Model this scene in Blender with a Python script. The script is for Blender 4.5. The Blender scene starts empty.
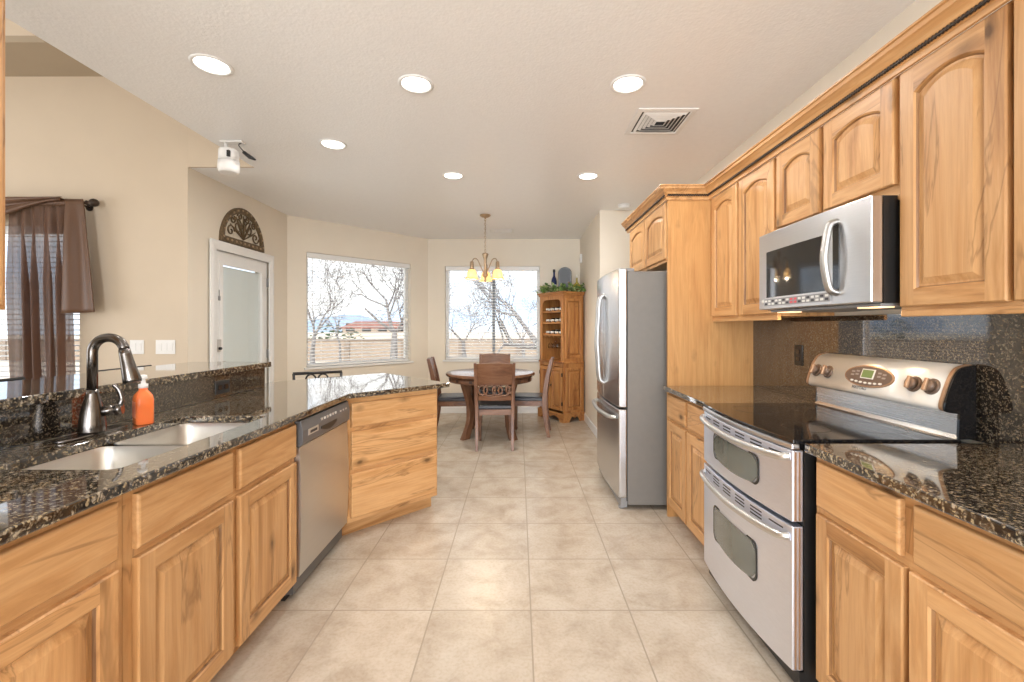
import bpy, bmesh, math, random
from mathutils import Vector, Matrix

PI = math.pi
R = math.radians
scene = bpy.context.scene
COL = scene.collection

# ------------------------------------------------------------------ camera
W_PX, H_PX, F_PX = 1024.0, 682.0, 446.0
VX, VY, EYE = 518.5, 327.0, 1.314
cam_d = bpy.data.cameras.new('camera')
cam_d.sensor_fit = 'HORIZONTAL'
cam_d.sensor_width = 36.0
cam_d.lens = F_PX / W_PX * 36.0
cam_d.shift_x = (W_PX / 2 - VX) / W_PX
cam_d.shift_y = (VY - H_PX / 2) / W_PX
cam_d.clip_start = 0.05
cam_d.clip_end = 400
cam = bpy.data.objects.new('camera', cam_d)
cam.location = (0, 0, EYE)
cam.rotation_euler = (R(90), 0, 0)
COL.objects.link(cam)
scene.camera = cam

# ------------------------------------------------------------------ view, world, sun
vs = scene.view_settings
vs.view_transform = 'Standard'
vs.look = 'None'
vs.exposure = 0.0
vs.gamma = 1.0
vs.use_curve_mapping = False

CAN_W, FILL_W, WORLD_S, SUN_S = 10.5, 105.0, 1.9, 4.6

world = bpy.data.worlds.new('sky')
scene.world = world
world.use_nodes = True
wn, wl = world.node_tree.nodes, world.node_tree.links
bg = wn['Background']
tc = wn.new('ShaderNodeTexCoord')
mp = wn.new('ShaderNodeMapping')
mp.inputs['Scale'].default_value = (1.0, 1.0, 4.0)
nz = wn.new('ShaderNodeTexNoise')
nz.inputs['Scale'].default_value = 2.2
nz.inputs['Detail'].default_value = 6
rp = wn.new('ShaderNodeValToRGB')
rp.color_ramp.elements[0].position = 0.38
rp.color_ramp.elements[0].color = (0.62, 0.76, 0.95, 1)
rp.color_ramp.elements[1].position = 0.55
rp.color_ramp.elements[1].color = (1.0, 1.0, 1.0, 1)
wl.new(tc.outputs['Generated'], mp.inputs[0])
wl.new(mp.outputs[0], nz.inputs['Vector'])
wl.new(nz.outputs[0], rp.inputs[0])
wl.new(rp.outputs[0], bg.inputs[0])
bg.inputs[1].default_value = WORLD_S

sun_d = bpy.data.lights.new('sun', 'SUN')
sun_d.energy = SUN_S
sun_d.angle = R(3)
sun_d.color = (1.0, 0.95, 0.86)
sun = bpy.data.objects.new('sun', sun_d)
sun.rotation_euler = (R(42), 0, R(-25))
COL.objects.link(sun)


def area_light(name, loc, rot, sx, sy, power, color, shape='RECTANGLE', spread=180, parent=None):
    d = bpy.data.lights.new(name, 'AREA')
    d.shape = shape
    d.size = sx
    if shape in ('RECTANGLE', 'ELLIPSE'):
        d.size_y = sy
    d.energy = power
    d.color = color
    d.spread = R(spread)
    o = bpy.data.objects.new(name, d)
    o.location = loc
    o.rotation_euler = rot
    COL.objects.link(o)
    if parent:
        o.parent = parent
    return o


# added fill lamps, tinted like daylight, at unseen wall openings left and behind
area_light('fill_left', (-6.9, 0.6, 1.3), (0, R(-90), 0), 2.2, 3.8, FILL_W * 0.72, (0.90, 0.95, 1.0))
area_light('fill_behind', (-0.6, -3.9, 1.35), (R(90), 0, 0), 3.6, 2.2, FILL_W * 3.2, (0.90, 0.95, 1.0))


# ------------------------------------------------------------------ materials
MATS = {}


def new_mat(name):
    m = bpy.data.materials.new(name)
    m.use_nodes = True
    MATS[name] = m
    return m, m.node_tree.nodes, m.node_tree.links, m.node_tree.nodes['Principled BSDF']


def node(ns, t, **kw):
    n = ns.new(t)
    for k, v in kw.items():
        setattr(n, k, v)
    return n


def ramp(ns, stops):
    r = ns.new('ShaderNodeValToRGB')
    el = r.color_ramp.elements
    while len(el) < len(stops):
        el.new(0.5)
    for e, (p, c) in zip(el, stops):
        e.position = p
        e.color = tuple(c) + (1,)
    return r


def mixc(ns, ls, fac, a, b, mode='MIX'):
    m = ns.new('ShaderNodeMix')
    m.data_type = 'RGBA'
    m.blend_type = mode
    for sock, val in ((m.inputs[0], fac), (m.inputs[6], a), (m.inputs[7], b)):
        if hasattr(val, 'links') or isinstance(val, bpy.types.NodeSocket):
            ls.new(val, sock)
        elif isinstance(val, (int, float)):
            sock.default_value = val
        else:
            sock.default_value = tuple(val) + (1,)
    return m.outputs[2]


def math_n(ns, ls, op, a, b=0.0):
    m = ns.new('ShaderNodeMath')
    m.operation = op
    for sock, val in ((m.inputs[0], a), (m.inputs[1], b)):
        if isinstance(val, bpy.types.NodeSocket):
            ls.new(val, sock)
        else:
            sock.default_value = val
    return m.outputs[0]


def plain(name, col, rough=0.5, metal=0.0, var=0.06, scale=20, bump=0.0, bscale=200, spec=None, coat=0.0):
    m, ns, ls, b = new_mat(name)
    t = node(ns, 'ShaderNodeTexCoord')
    n = node(ns, 'ShaderNodeTexNoise')
    n.inputs['Scale'].default_value = scale
    n.inputs['Detail'].default_value = 4
    ls.new(t.outputs['Object'], n.inputs['Vector'])
    lo = [max(0, c * (1 - var)) for c in col]
    hi = [min(1, c * (1 + var)) for c in col]
    r = ramp(ns, [(0.3, lo), (0.7, hi)])
    ls.new(n.outputs[0], r.inputs[0])
    ls.new(r.outputs[0], b.inputs['Base Color'])
    b.inputs['Roughness'].default_value = rough
    b.inputs['Metallic'].default_value = metal
    if spec is not None:
        b.inputs['Specular IOR Level'].default_value = spec
    if coat:
        b.inputs['Coat Weight'].default_value = coat
        b.inputs['Coat Roughness'].default_value = 0.08
    if bump:
        n2 = node(ns, 'ShaderNodeTexNoise')
        n2.inputs['Scale'].default_value = bscale
        n2.inputs['Detail'].default_value = 3
        ls.new(t.outputs['Object'], n2.inputs['Vector'])
        bp = node(ns, 'ShaderNodeBump')
        bp.inputs['Strength'].default_value = bump
        bp.inputs['Distance'].default_value = 0.01
        ls.new(n2.outputs[0], bp.inputs['Height'])
        ls.new(bp.outputs[0], b.inputs['Normal'])
    return m


def wood(name, axis, light, mid, dark, knots=True, rough=0.42, streak=0.75, fine=1.0):
    m, ns, ls, b = new_mat(name)
    t = node(ns, 'ShaderNodeTexCoord')
    oi = node(ns, 'ShaderNodeObjectInfo')
    off = node(ns, 'ShaderNodeVectorMath', operation='SCALE')
    comb = node(ns, 'ShaderNodeCombineXYZ')
    for i, k in enumerate((37.0, 53.0, 71.0)):
        ls.new(math_n(ns, ls, 'MULTIPLY', oi.outputs['Random'], k), comb.inputs[i])
    add = node(ns, 'ShaderNodeVectorMath', operation='ADD')
    ls.new(t.outputs['Object'], add.inputs[0])
    ls.new(comb.outputs[0], add.inputs[1])
    ns.remove(off)

    def mapped(al, ac):
        mp = node(ns, 'ShaderNodeMapping')
        s = [ac, ac, ac]
        s[axis] = al
        mp.inputs['Scale'].default_value = s
        ls.new(add.outputs[0], mp.inputs[0])
        return mp.outputs[0]
    n1 = node(ns, 'ShaderNodeTexNoise')
    n1.inputs['Scale'].default_value = 1.0
    n1.inputs['Detail'].default_value = 7
    n1.inputs['Roughness'].default_value = 0.6
    n1.inputs['Distortion'].default_value = 1.0
    ls.new(mapped(0.9, 9.0), n1.inputs['Vector'])
    r1 = ramp(ns, [(0.30, dark), (0.43, mid), (0.52, light), (0.60, mid), (0.70, light)])
    ls.new(n1.outputs[0], r1.inputs[0])
    n2 = node(ns, 'ShaderNodeTexNoise')
    n2.inputs['Scale'].default_value = 1.0
    n2.inputs['Detail'].default_value = 7
    n2.inputs['Roughness'].default_value = 0.65
    ls.new(mapped(3.0 * fine, 90.0 * fine), n2.inputs['Vector'])
    r2 = ramp(ns, [(0.35, (0.74, 0.70, 0.64)), (0.6, (1, 1, 1))])
    ls.new(n2.outputs[0], r2.inputs[0])
    c = mixc(ns, ls, 0.45, r1.outputs[0], r2.outputs[0], 'MULTIPLY')
    # heartwood streaks
    n3 = node(ns, 'ShaderNodeTexNoise')
    n3.inputs['Scale'].default_value = 1.0
    n3.inputs['Detail'].default_value = 5
    n3.inputs['Distortion'].default_value = 1.2
    ls.new(mapped(0.8, 6.5), n3.inputs['Vector'])
    r3 = ramp(ns, [(0.565, (0, 0, 0)), (0.585, (1, 1, 1)), (0.60, (0.12, 0.12, 0.12)), (0.635, (0.1, 0.1, 0.1)), (0.65, (0.9, 0.9, 0.9)), (0.665, (0.1, 0.1, 0.1)), (0.72, (0, 0, 0))])
    ls.new(n3.outputs[0], r3.inputs[0])
    c = mixc(ns, ls, math_n(ns, ls, 'MULTIPLY', r3.outputs[0], streak * 0.75), c, [x * 0.55 for x in dark])
    if knots:
        v = node(ns, 'ShaderNodeTexVoronoi')
        v.inputs['Scale'].default_value = 1.0
        ls.new(mapped(3.0, 6.0), v.inputs['Vector'])
        n4 = node(ns, 'ShaderNodeTexNoise')
        n4.inputs['Scale'].default_value = 24
        ls.new(add.outputs[0], n4.inputs['Vector'])
        d = math_n(ns, ls, 'ADD', v.outputs['Distance'], math_n(ns, ls, 'MULTIPLY', n4.outputs[0], 0.10))
        gate = node(ns, 'ShaderNodeSeparateColor')
        ls.new(v.outputs['Color'], gate.inputs[0])
        g = math_n(ns, ls, 'GREATER_THAN', gate.outputs[0], 0.30)
        rk = ramp(ns, [(0.09, (1, 1, 1)), (0.14, (0.5, 0.5, 0.5)), (0.24, (0, 0, 0))])
        ls.new(d, rk.inputs[0])
        c = mixc(ns, ls, math_n(ns, ls, 'MULTIPLY', math_n(ns, ls, 'MULTIPLY', rk.outputs[0], g), 0.85), c, [x * 0.22 for x in dark])
    # board to board tone
    hs = node(ns, 'ShaderNodeHueSaturation')
    ls.new(math_n(ns, ls, 'ADD', math_n(ns, ls, 'MULTIPLY', oi.outputs['Random'], 0.16), 0.92), hs.inputs['Value'])
    ls.new(c, hs.inputs['Color'])
    ls.new(hs.outputs[0], b.inputs['Base Color'])
    b.inputs['Roughness'].default_value = rough
    b.inputs['Specular IOR Level'].default_value = 0.4
    return m


AL, AM, AD = (0.63, 0.362, 0.163), (0.55, 0.292, 0.116), (0.37, 0.172, 0.058)
wood('alder_x', 0, AL, AM, AD)
wood('alder_y', 1, AL, AM, AD)
wood('alder_z', 2, AL, AM, AD)
wood('alder_panel', 2, (0.57, 0.31, 0.118), (0.52, 0.27, 0.098), (0.43, 0.205, 0.07), streak=0.25)
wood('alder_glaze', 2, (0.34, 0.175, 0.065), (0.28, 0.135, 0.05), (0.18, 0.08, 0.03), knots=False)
OL, OM, OD = (0.50, 0.235, 0.075), (0.40, 0.165, 0.05), (0.23, 0.08, 0.022)
wood('oak_x', 0, OL, OM, OD, knots=False, streak=0.5)
wood('oak_z', 2, OL, OM, OD, knots=False, streak=0.5)
NL, NM, ND = (0.205, 0.098, 0.052), (0.15, 0.064, 0.032), (0.08, 0.031, 0.016)
wood('walnut_x', 0, NL, NM, ND, knots=False, streak=0.4, rough=0.3)
wood('walnut_z', 2, NL, NM, ND, knots=False, streak=0.4, rough=0.3)


def granite(name, k=1.0, f=1.0, spec=0.7):
    m, ns, ls, b = new_mat(name)
    t = node(ns, 'ShaderNodeTexCoord')
    n0 = node(ns, 'ShaderNodeTexNoise')
    n0.inputs['Scale'].default_value = 30
    n0.inputs['Detail'].default_value = 2
    ls.new(t.outputs['Object'], n0.inputs['Vector'])
    sc = node(ns, 'ShaderNodeVectorMath', operation='SCALE')
    ls.new(n0.outputs['Color'], sc.inputs[0])
    sc.inputs['Scale'].default_value = 0.02
    ad = node(ns, 'ShaderNodeVectorMath', operation='ADD')
    ls.new(t.outputs['Object'], ad.inputs[0])
    ls.new(sc.outputs[0], ad.inputs[1])
    n1 = node(ns, 'ShaderNodeTexNoise')
    n1.inputs['Scale'].default_value = 72 * f
    n1.inputs['Detail'].default_value = 6
    n1.inputs['Roughness'].default_value = 0.6
    ls.new(ad.outputs[0], n1.inputs['Vector'])
    r1 = ramp(ns, [(0.40, (0.012, 0.011, 0.011)), (0.48, (0.058 * k, 0.042 * k, 0.027 * k)), (0.54, (0.16 * k, 0.115 * k, 0.07 * k)), (0.62, (0.46 * k, 0.395 * k, 0.30 * k))])
    ls.new(n1.outputs[0], r1.inputs[0])
    v = node(ns, 'ShaderNodeTexVoronoi')
    v.inputs['Scale'].default_value = 190 * f
    ls.new(ad.outputs[0], v.inputs['Vector'])
    s = node(ns, 'ShaderNodeSeparateColor')
    ls.new(v.outputs['Color'], s.inputs[0])
    rk = ramp(ns, [(0.45, (0, 0, 0)), (0.52, (1, 1, 1))])
    ls.new(s.outputs[0], rk.inputs[0])
    c = mixc(ns, ls, math_n(ns, ls, 'MULTIPLY', rk.outputs[0], 0.62), r1.outputs[0], (0.012, 0.011, 0.011))
    g = math_n(ns, ls, 'GREATER_THAN', s.outputs[1], 0.93)
    c = mixc(ns, ls, math_n(ns, ls, 'MULTIPLY', g, 0.7), c, (0.55 * k, 0.43 * k, 0.25 * k))
    ls.new(c, b.inputs['Base Color'])
    b.inputs['Roughness'].default_value = 0.05
    b.inputs['Specular IOR Level'].default_value = spec
    return m


granite('granite', 0.92, 1.0, 1.0)
granite('granite_fine', 0.36, 1.5, 1.0)
for _n in ('granite', 'granite_fine'):
    _b = MATS[_n].node_tree.nodes['Principled BSDF']
    _b.inputs['Coat Weight'].default_value = 0.7
    _b.inputs['Coat Roughness'].default_value = 0.03


def steel(name, col, rough, axis, aniso=0.0):
    m, ns, ls, b = new_mat(name)
    t = node(ns, 'ShaderNodeTexCoord')
    mp = node(ns, 'ShaderNodeMapping')
    s = [300, 300, 300]
    s[axis] = 2
    mp.inputs['Scale'].default_value = s
    ls.new(t.outputs['Object'], mp.inputs[0])
    n = node(ns, 'ShaderNodeTexNoise')
    n.inputs['Scale'].default_value = 1
    n.inputs['Detail'].default_value = 3
    ls.new(mp.outputs[0], n.inputs['Vector'])
    r = ramp(ns, [(0.3, [c * 0.975 for c in col]), (0.7, [min(1, c * 1.02) for c in col])])
    ls.new(n.outputs[0], r.inputs[0])
    ls.new(r.outputs[0], b.inputs['Base Color'])
    rr = node(ns, 'ShaderNodeMapRange')
    rr.inputs[3].default_value = rough * 0.94
    rr.inputs[4].default_value = rough * 1.06
    ls.new(n.outputs[0], rr.inputs[0])
    ls.new(rr.outputs[0], b.inputs['Roughness'])
    b.inputs['Metallic'].default_value = 1.0
    return m


steel('steel_x', (0.66, 0.66, 0.67), 0.30, 0)
steel('steel_z', (0.64, 0.64, 0.65), 0.26, 2)
steel('steel_bright', (0.70, 0.70, 0.70), 0.27, 0)
steel('steel_oven', (0.80, 0.835, 0.93), 0.40, 0)
steel('steel_satin', (0.66, 0.655, 0.64), 0.36, 0)
steel('handle_satin', (0.50, 0.50, 0.49), 0.40, 0)
steel('steel_sink', (0.62, 0.60, 0.565), 0.34, 1)
steel('nickel_dark', (0.155, 0.14, 0.13), 0.22, 2)
plain('silver_shell', (0.66, 0.65, 0.62), 0.30, metal=0.45, var=0.02)


def floor_mat():
    m, ns, ls, b = new_mat('floor_tile')
    t = node(ns, 'ShaderNodeTexCoord')
    mp = node(ns, 'ShaderNodeMapping')
    T = 0.4572
    mp.inputs['Location'].default_value = (-0.0566 + 20 * T, -2.0686 + 30 * T, 0)
    ls.new(t.outputs['Object'], mp.inputs[0])
    br = node(ns, 'ShaderNodeTexBrick')
    br.offset = 0.0
    br.squash = 1.0
    br.inputs['Scale'].default_value = 1.0
    br.inputs['Brick Width'].default_value = T
    br.inputs['Row Height'].default_value = T
    br.inputs['Mortar Size'].default_value = 0.0035
    br.inputs['Mortar Smooth'].default_value = 0.2
    br.inputs['Bias'].default_value = 0.0
    br.inputs['Color1'].default_value = (0.0, 0.0, 0.0, 1)
    br.inputs['Color2'].default_value = (1, 1, 1, 1)
    ls.new(mp.outputs[0], br.inputs['Vector'])
    n1 = node(ns, 'ShaderNodeTexNoise')
    n1.inputs['Scale'].default_value = 5.5
    n1.inputs['Detail'].default_value = 8
    n1.inputs['Roughness'].default_value = 0.65
    n1.inputs['Distortion'].default_value = 0.4
    ls.new(t.outputs['Object'], n1.inputs['Vector'])
    r1 = ramp(ns, [(0.32, (0.44, 0.36, 0.275)), (0.5, (0.535, 0.455, 0.365)), (0.68, (0.60, 0.53, 0.44))])
    ls.new(n1.outputs[0], r1.inputs[0])
    n2 = node(ns, 'ShaderNodeTexNoise')
    n2.inputs['Scale'].default_value = 70
    n2.inputs['Detail'].default_value = 5
    ls.new(t.outputs['Object'], n2.inputs['Vector'])
    r2 = ramp(ns, [(0.35, (0.86, 0.83, 0.79)), (0.55, (1, 1, 1))])
    ls.new(n2.outputs[0], r2.inputs[0])
    c = mixc(ns, ls, 0.55, r1.outputs[0], r2.outputs[0], 'MULTIPLY')
    tone = mixc(ns, ls, br.outputs['Color'], (0.95, 0.945, 0.94), (1.03, 1.03, 1.03))
    c = mixc(ns, ls, 1.0, c, tone, 'MULTIPLY')
    c = mixc(ns, ls, br.outputs['Fac'], c, (0.37, 0.31, 0.24))
    ls.new(c, b.inputs['Base Color'])
    b.inputs['Roughness'].default_value = 0.26
    bp = node(ns, 'ShaderNodeBump')
    bp.inputs['Strength'].default_value = 0.35
    bp.inputs['Distance'].default_value = 0.003
    bp.invert = True
    ls.new(br.outputs['Fac'], bp.inputs['Height'])
    ls.new(bp.outputs[0], b.inputs['Normal'])


floor_mat()
plain('wall_paint', (0.80, 0.725, 0.61), 0.75, var=0.015, scale=3, bump=0.06, bscale=90)
plain('wall_paint_shaded', (0.65, 0.545, 0.42), 0.75, var=0.02, scale=3, bump=0.06, bscale=90)  # wall paint darkened, light falloff in the living room put into the colour
plain('ceiling_paint', (0.90, 0.895, 0.89), 0.34, var=0.015, scale=30, bump=0.22, bscale=70)
plain('white_trim', (0.83, 0.82, 0.80), 0.4, var=0.01)
plain('white_plastic', (0.82, 0.81, 0.79), 0.35, var=0.01)
plain('grey_plastic', (0.26, 0.255, 0.255), 0.35)
plain('dark_panel', (0.10, 0.095, 0.092), 0.3)
plain('black_plastic', (0.012, 0.012, 0.012), 0.35)
plain('black_gloss', (0.008, 0.008, 0.009), 0.06, spec=0.8)
plain('iron', (0.015, 0.013, 0.012), 0.45)
plain('bronze', (0.16, 0.105, 0.06), 0.4, metal=0.7, var=0.3, scale=60)
plain('rod_bronze', (0.05, 0.032, 0.022), 0.35, metal=0.5, var=0.2)
plain('antique_brass', (0.42, 0.30, 0.19), 0.4, metal=0.7, var=0.2, scale=40)
plain('grille_metal', (0.16, 0.11, 0.06), 0.5, metal=0.4, var=0.35, scale=60)
plain('fridge_side', (0.175, 0.162, 0.146), 0.42, var=0.03, bump=0.05, bscale=500)
plain('gasket', (0.05, 0.05, 0.05), 0.6)
plain('leather', (0.022, 0.022, 0.028), 0.3, var=0.2, scale=60, bump=0.1, bscale=300)
plain('cushion_tan', (0.25, 0.16, 0.09), 0.8)
plain('ink', (0.03, 0.03, 0.035), 0.5)
plain('key_white', (0.70, 0.69, 0.66), 0.5)
plain('key_red', (0.6, 0.08, 0.10), 0.4)
plain('bottle_green', (0.006, 0.012, 0.008), 0.1, var=0.2)
plain('bottle_blue', (0.01, 0.02, 0.09), 0.08)
plain('bottle_amber', (0.38, 0.30, 0.06), 0.1)
plain('label_paper', (0.78, 0.74, 0.66), 0.6)
plain('foil_red', (0.25, 0.02, 0.03), 0.4)
plain('ivy_leaf', (0.12, 0.22, 0.055), 0.5, var=0.55, scale=14)
plain('ivy_pale', (0.42, 0.48, 0.22), 0.5, var=0.4, scale=14)
plain('ivy_stem', (0.10, 0.07, 0.035), 0.7)
plain('lantern_black', (0.03, 0.032, 0.036), 0.3)
plain('brown_bronze_trim', (0.36, 0.22, 0.13), 0.35, metal=0.5)
plain('bark', (0.21, 0.195, 0.195), 0.9, var=0.3, scale=12)
plain('fence_block', (0.37, 0.295, 0.235), 0.9, var=0.1, scale=6)
plain('fence_cap', (0.26, 0.205, 0.165), 0.9)
plain('gravel', (0.58, 0.51, 0.43), 0.95, var=0.2, scale=8)
plain('stucco', (0.70, 0.60, 0.50), 0.9)
plain('roof_tile', (0.30, 0.155, 0.135), 0.9, var=0.2, scale=3)
plain('shrub_green', (0.07, 0.10, 0.055), 0.9, var=0.5, scale=9)
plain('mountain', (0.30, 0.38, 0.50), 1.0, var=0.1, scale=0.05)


def glass_pane(name, tint, refl):
    m = bpy.data.materials.new(name)
    m.use_nodes = True
    ns, ls = m.node_tree.nodes, m.node_tree.links
    ns.remove(ns['Principled BSDF'])
    tr = ns.new('ShaderNodeBsdfTransparent')
    tr.inputs[0].default_value = tuple(tint) + (1,)
    gl = ns.new('ShaderNodeBsdfGlossy')
    gl.inputs['Roughness'].default_value = 0.02
    lw = ns.new('ShaderNodeLayerWeight')
    lw.inputs[0].default_value = 0.12
    mx = ns.new('ShaderNodeMixShader')
    mul = ns.new('ShaderNodeMath')
    mul.operation = 'MULTIPLY'
    mul.inputs[1].default_value = refl
    ls.new(lw.outputs['Fresnel'], mul.inputs[0])
    ls.new(mul.outputs[0], mx.inputs[0])
    ls.new(tr.outputs[0], mx.inputs[1])
    ls.new(gl.outputs[0], mx.inputs[2])
    ls.new(mx.outputs[0], ns['Material Output'].inputs[0])
    MATS[name] = m


glass_pane('window_glass', (0.97, 0.98, 0.98), 0.7)
glass_pane('stemware', (0.93, 0.94, 0.95), 2.6)


def emis(name, col, strength, base=(0.8, 0.8, 0.8)):
    m, ns, ls, b = new_mat(name)
    b.inputs['Base Color'].default_value = tuple(base) + (1,)
    b.inputs['Emission Color'].default_value = tuple(col) + (1,)
    b.inputs['Emission Strength'].default_value = strength
    b.inputs['Roughness'].default_value = 0.4
    return m


emis('can_lens', (1, 0.97, 0.92), 4.0)
emis('shade_glow', (1.0, 0.66, 0.28), 0.35, (0.85, 0.68, 0.42))
_m = MATS['shade_glow']
_tr = _m.node_tree.nodes.new('ShaderNodeBsdfTranslucent')
_tr.inputs[0].default_value = (0.95, 0.78, 0.52, 1)
_mx = _m.node_tree.nodes.new('ShaderNodeMixShader')
_mx.inputs[0].default_value = 0.6
_m.node_tree.links.new(_m.node_tree.nodes['Principled BSDF'].outputs[0], _mx.inputs[1])
_m.node_tree.links.new(_tr.outputs[0], _mx.inputs[2])
_m.node_tree.links.new(_mx.outputs[0], _m.node_tree.nodes['Material Output'].inputs[0])
emis('hood_lamp', (1.0, 0.55, 0.24), 2.0)
emis('lcd_green', (0.45, 0.7, 0.1), 0.16, (0.1, 0.13, 0.05))


def oven_glass():
    m, ns, ls, b = new_mat('oven_glass')
    b.inputs['Base Color'].default_value = (0.10, 0.115, 0.10, 1)
    b.inputs['Roughness'].default_value = 0.05
    b.inputs['Specular IOR Level'].default_value = 0.9
    b.inputs['Coat Weight'].default_value = 0.6
    b.inputs['Coat Roughness'].default_value = 0.03


oven_glass()


def translucent(name, col, col2, alpha, rough=0.45, sheen=0.12, stripes=0):
    """woven cloth: part of the light passes straight through the weave"""
    m, ns, ls, b = new_mat(name)
    t = node(ns, 'ShaderNodeTexCoord')
    n = node(ns, 'ShaderNodeTexNoise')
    n.inputs['Scale'].default_value = 250
    ls.new(t.outputs['Object'], n.inputs['Vector'])
    r = ramp(ns, [(0.35, col), (0.65, col2)])
    ls.new(n.outputs[0], r.inputs[0])
    ls.new(r.outputs[0], b.inputs['Base Color'])
    b.inputs['Roughness'].default_value = rough
    b.inputs['Sheen Weight'].default_value = sheen
    b.inputs['Sheen Tint'].default_value = (0.9, 0.6, 0.45, 1)
    b.inputs['Alpha'].default_value = alpha
    return m


translucent('sheer_brown', (0.085, 0.032, 0.013), (0.125, 0.05, 0.022), 0.84)
translucent('drape_brown', (0.088, 0.040, 0.017), (0.13, 0.06, 0.028), 1.0)


def soap():
    m, ns, ls, b = new_mat('soap_orange')
    b.inputs['Base Color'].default_value = (0.98, 0.22, 0.06, 1)
    b.inputs['Roughness'].default_value = 0.12
    b.inputs['Subsurface Weight'].default_value = 0.3
    b.inputs['Subsurface Radius'].default_value = (0.03, 0.01, 0.005)


soap()


# ------------------------------------------------------------------ mesh builder
class MB:
    def __init__(self):
        self.v, self.f, self.m, self.s = [], [], [], []

    def face(self, idx, m=0, s=False):
        self.f.append(tuple(idx)); self.m.append(m); self.s.append(s)

    def add(self, pts):
        b = len(self.v)
        self.v += [tuple(p) for p in pts]
        return list(range(b, b + len(pts)))

    def box(self, x0, x1, y0, y1, z0, z1, m=0):
        i = self.add([(x0, y0, z0), (x1, y0, z0), (x1, y1, z0), (x0, y1, z0), (x0, y0, z1), (x1, y0, z1), (x1, y1, z1), (x0, y1, z1)])
        for q in ((3, 2, 1, 0), (4, 5, 6, 7), (0, 1, 5, 4), (1, 2, 6, 5), (2, 3, 7, 6), (3, 0, 4, 7)):
            self.face([i[k] for k in q], m)
        return self

    def loft(self, loops, m=0, closed=True, cap0=True, cap1=True, s=False):
        ids = [self.add(l) for l in loops]
        n = len(loops[0])
        for a, b in zip(ids, ids[1:]):
            for k in range(n if closed else n - 1):
                j = (k + 1) % n
                self.face((a[k], a[j], b[j], b[k]), m, s)
        if cap0:
            self.face(ids[0][::-1], m)
        if cap1:
            self.face(ids[-1], m)
        return self

    def prism(self, pts, a0, a1, axis=2, m=0, s=False):
        """2-D outline extruded along an axis (2: xy->z, 1: xz->y, 0: yz->x)"""
        def up(p, a):
            return {2: (p[0], p[1], a), 1: (p[0], a, p[1]), 0: (a, p[0], p[1])}[axis]
        return self.loft([[up(p, a0) for p in pts], [up(p, a1) for p in pts]], m, s=s)

    def tube(self, path, rad, n=10, m=0, caps=True, s=True, squash=None):
        path = [Vector(p) for p in path]
        if not hasattr(rad, '__len__'):
            rad = [rad] * len(path)
        loops, prev = [], None
        for k, p in enumerate(path):
            t = (path[min(k + 1, len(path) - 1)] - path[max(k - 1, 0)])
            if t.length < 1e-9:
                t = Vector((0, 0, 1))
            t.normalize()
            if prev is None:
                u = Vector((0, 0, 1)) if abs(t.z) < 0.9 else Vector((1, 0, 0))
                u = (u - t * u.dot(t)).normalized()
            else:
                u = (prev - t * prev.dot(t)).normalized()
            prev = u
            w = t.cross(u)
            a, b = (1, 1) if squash is None else squash
            loops.append([p + (u * math.cos(2 * PI * q / n) * a + w * math.sin(2 * PI * q / n) * b) * rad[k] for q in range(n)])
        return self.loft(loops, m, cap0=caps, cap1=caps, s=s)

    def lathe(self, prof, n=24, c=(0, 0, 0), m=0, axis=2, s=True, cap0=True, cap1=True):
        def pt(r, h, a):
            x, y = r * math.cos(a), r * math.sin(a)
            if axis == 2:
                return (c[0] + x, c[1] + y, c[2] + h)
            if axis == 1:
                return (c[0] + x, c[1] + h, c[2] - y)
            return (c[0] + h, c[1] + x, c[2] + y)
        return self.loft([[pt(max(r, 1e-4), h, 2 * PI * k / n) for k in range(n)] for r, h in prof], m, cap0=cap0, cap1=cap1, s=s)

    def sweep(self, path, prof, m=0, cap=True, s=False, closed=False):
        """profile [(offset, z)] swept along a plan path; offset is to the right of travel"""
        n = len(path)
        loops = []
        for k in range(n):
            p = Vector(path[k])
            d0 = (p - Vector(path[k - 1])).normalized() if (k > 0 or closed) else None
            d1 = (Vector(path[(k + 1) % n]) - p).normalized() if (k < n - 1 or closed) else None
            d0 = d0 or d1
            d1 = d1 or d0
            n0, n1 = Vector((d0.y, -d0.x)), Vector((d1.y, -d1.x))
            nn = n0 + n1
            nn = nn / nn.dot(n0) if nn.length > 1e-6 else n0
            loops.append([(p.x + nn.x * o, p.y + nn.y * o, z) for o, z in prof])
        if closed:
            loops.append(loops[0])
        return self.loft(loops, m, cap0=cap and not closed, cap1=cap and not closed, s=s)

    def build(self, name, mats, parent=None, bevel=0.0, seg=2, loc=None, rz=0.0, fix=True, rot=None):
        me = bpy.data.meshes.new(name)
        me.from_pydata(self.v, [], self.f)
        if isinstance(mats, str):
            mats = [mats]
        for mt in mats:
            me.materials.append(MATS[mt])
        for p, mi, sm in zip(me.polygons, self.m, self.s):
            p.material_index = mi
            p.use_smooth = sm
        if fix:
            bm = bmesh.new()
            bm.from_mesh(me)
            bmesh.ops.remove_doubles(bm, verts=bm.verts, dist=1e-6)
            bmesh.ops.recalc_face_normals(bm, faces=bm.faces)
            bm.to_mesh(me)
            bm.free()
        me.update()
        o = bpy.data.objects.new(name, me)
        COL.objects.link(o)
        if parent:
            o.parent = parent
        if loc is not None:
            o.location = loc
        if rot is not None:
            o.rotation_euler = rot
        elif rz:
            o.rotation_euler = (0, 0, rz)
        if bevel:
            md = o.modifiers.new('bevel', 'BEVEL')
            md.width = bevel
            md.segments = seg
            md.limit_method = 'ANGLE'
            md.angle_limit = R(35)
        return o


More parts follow.
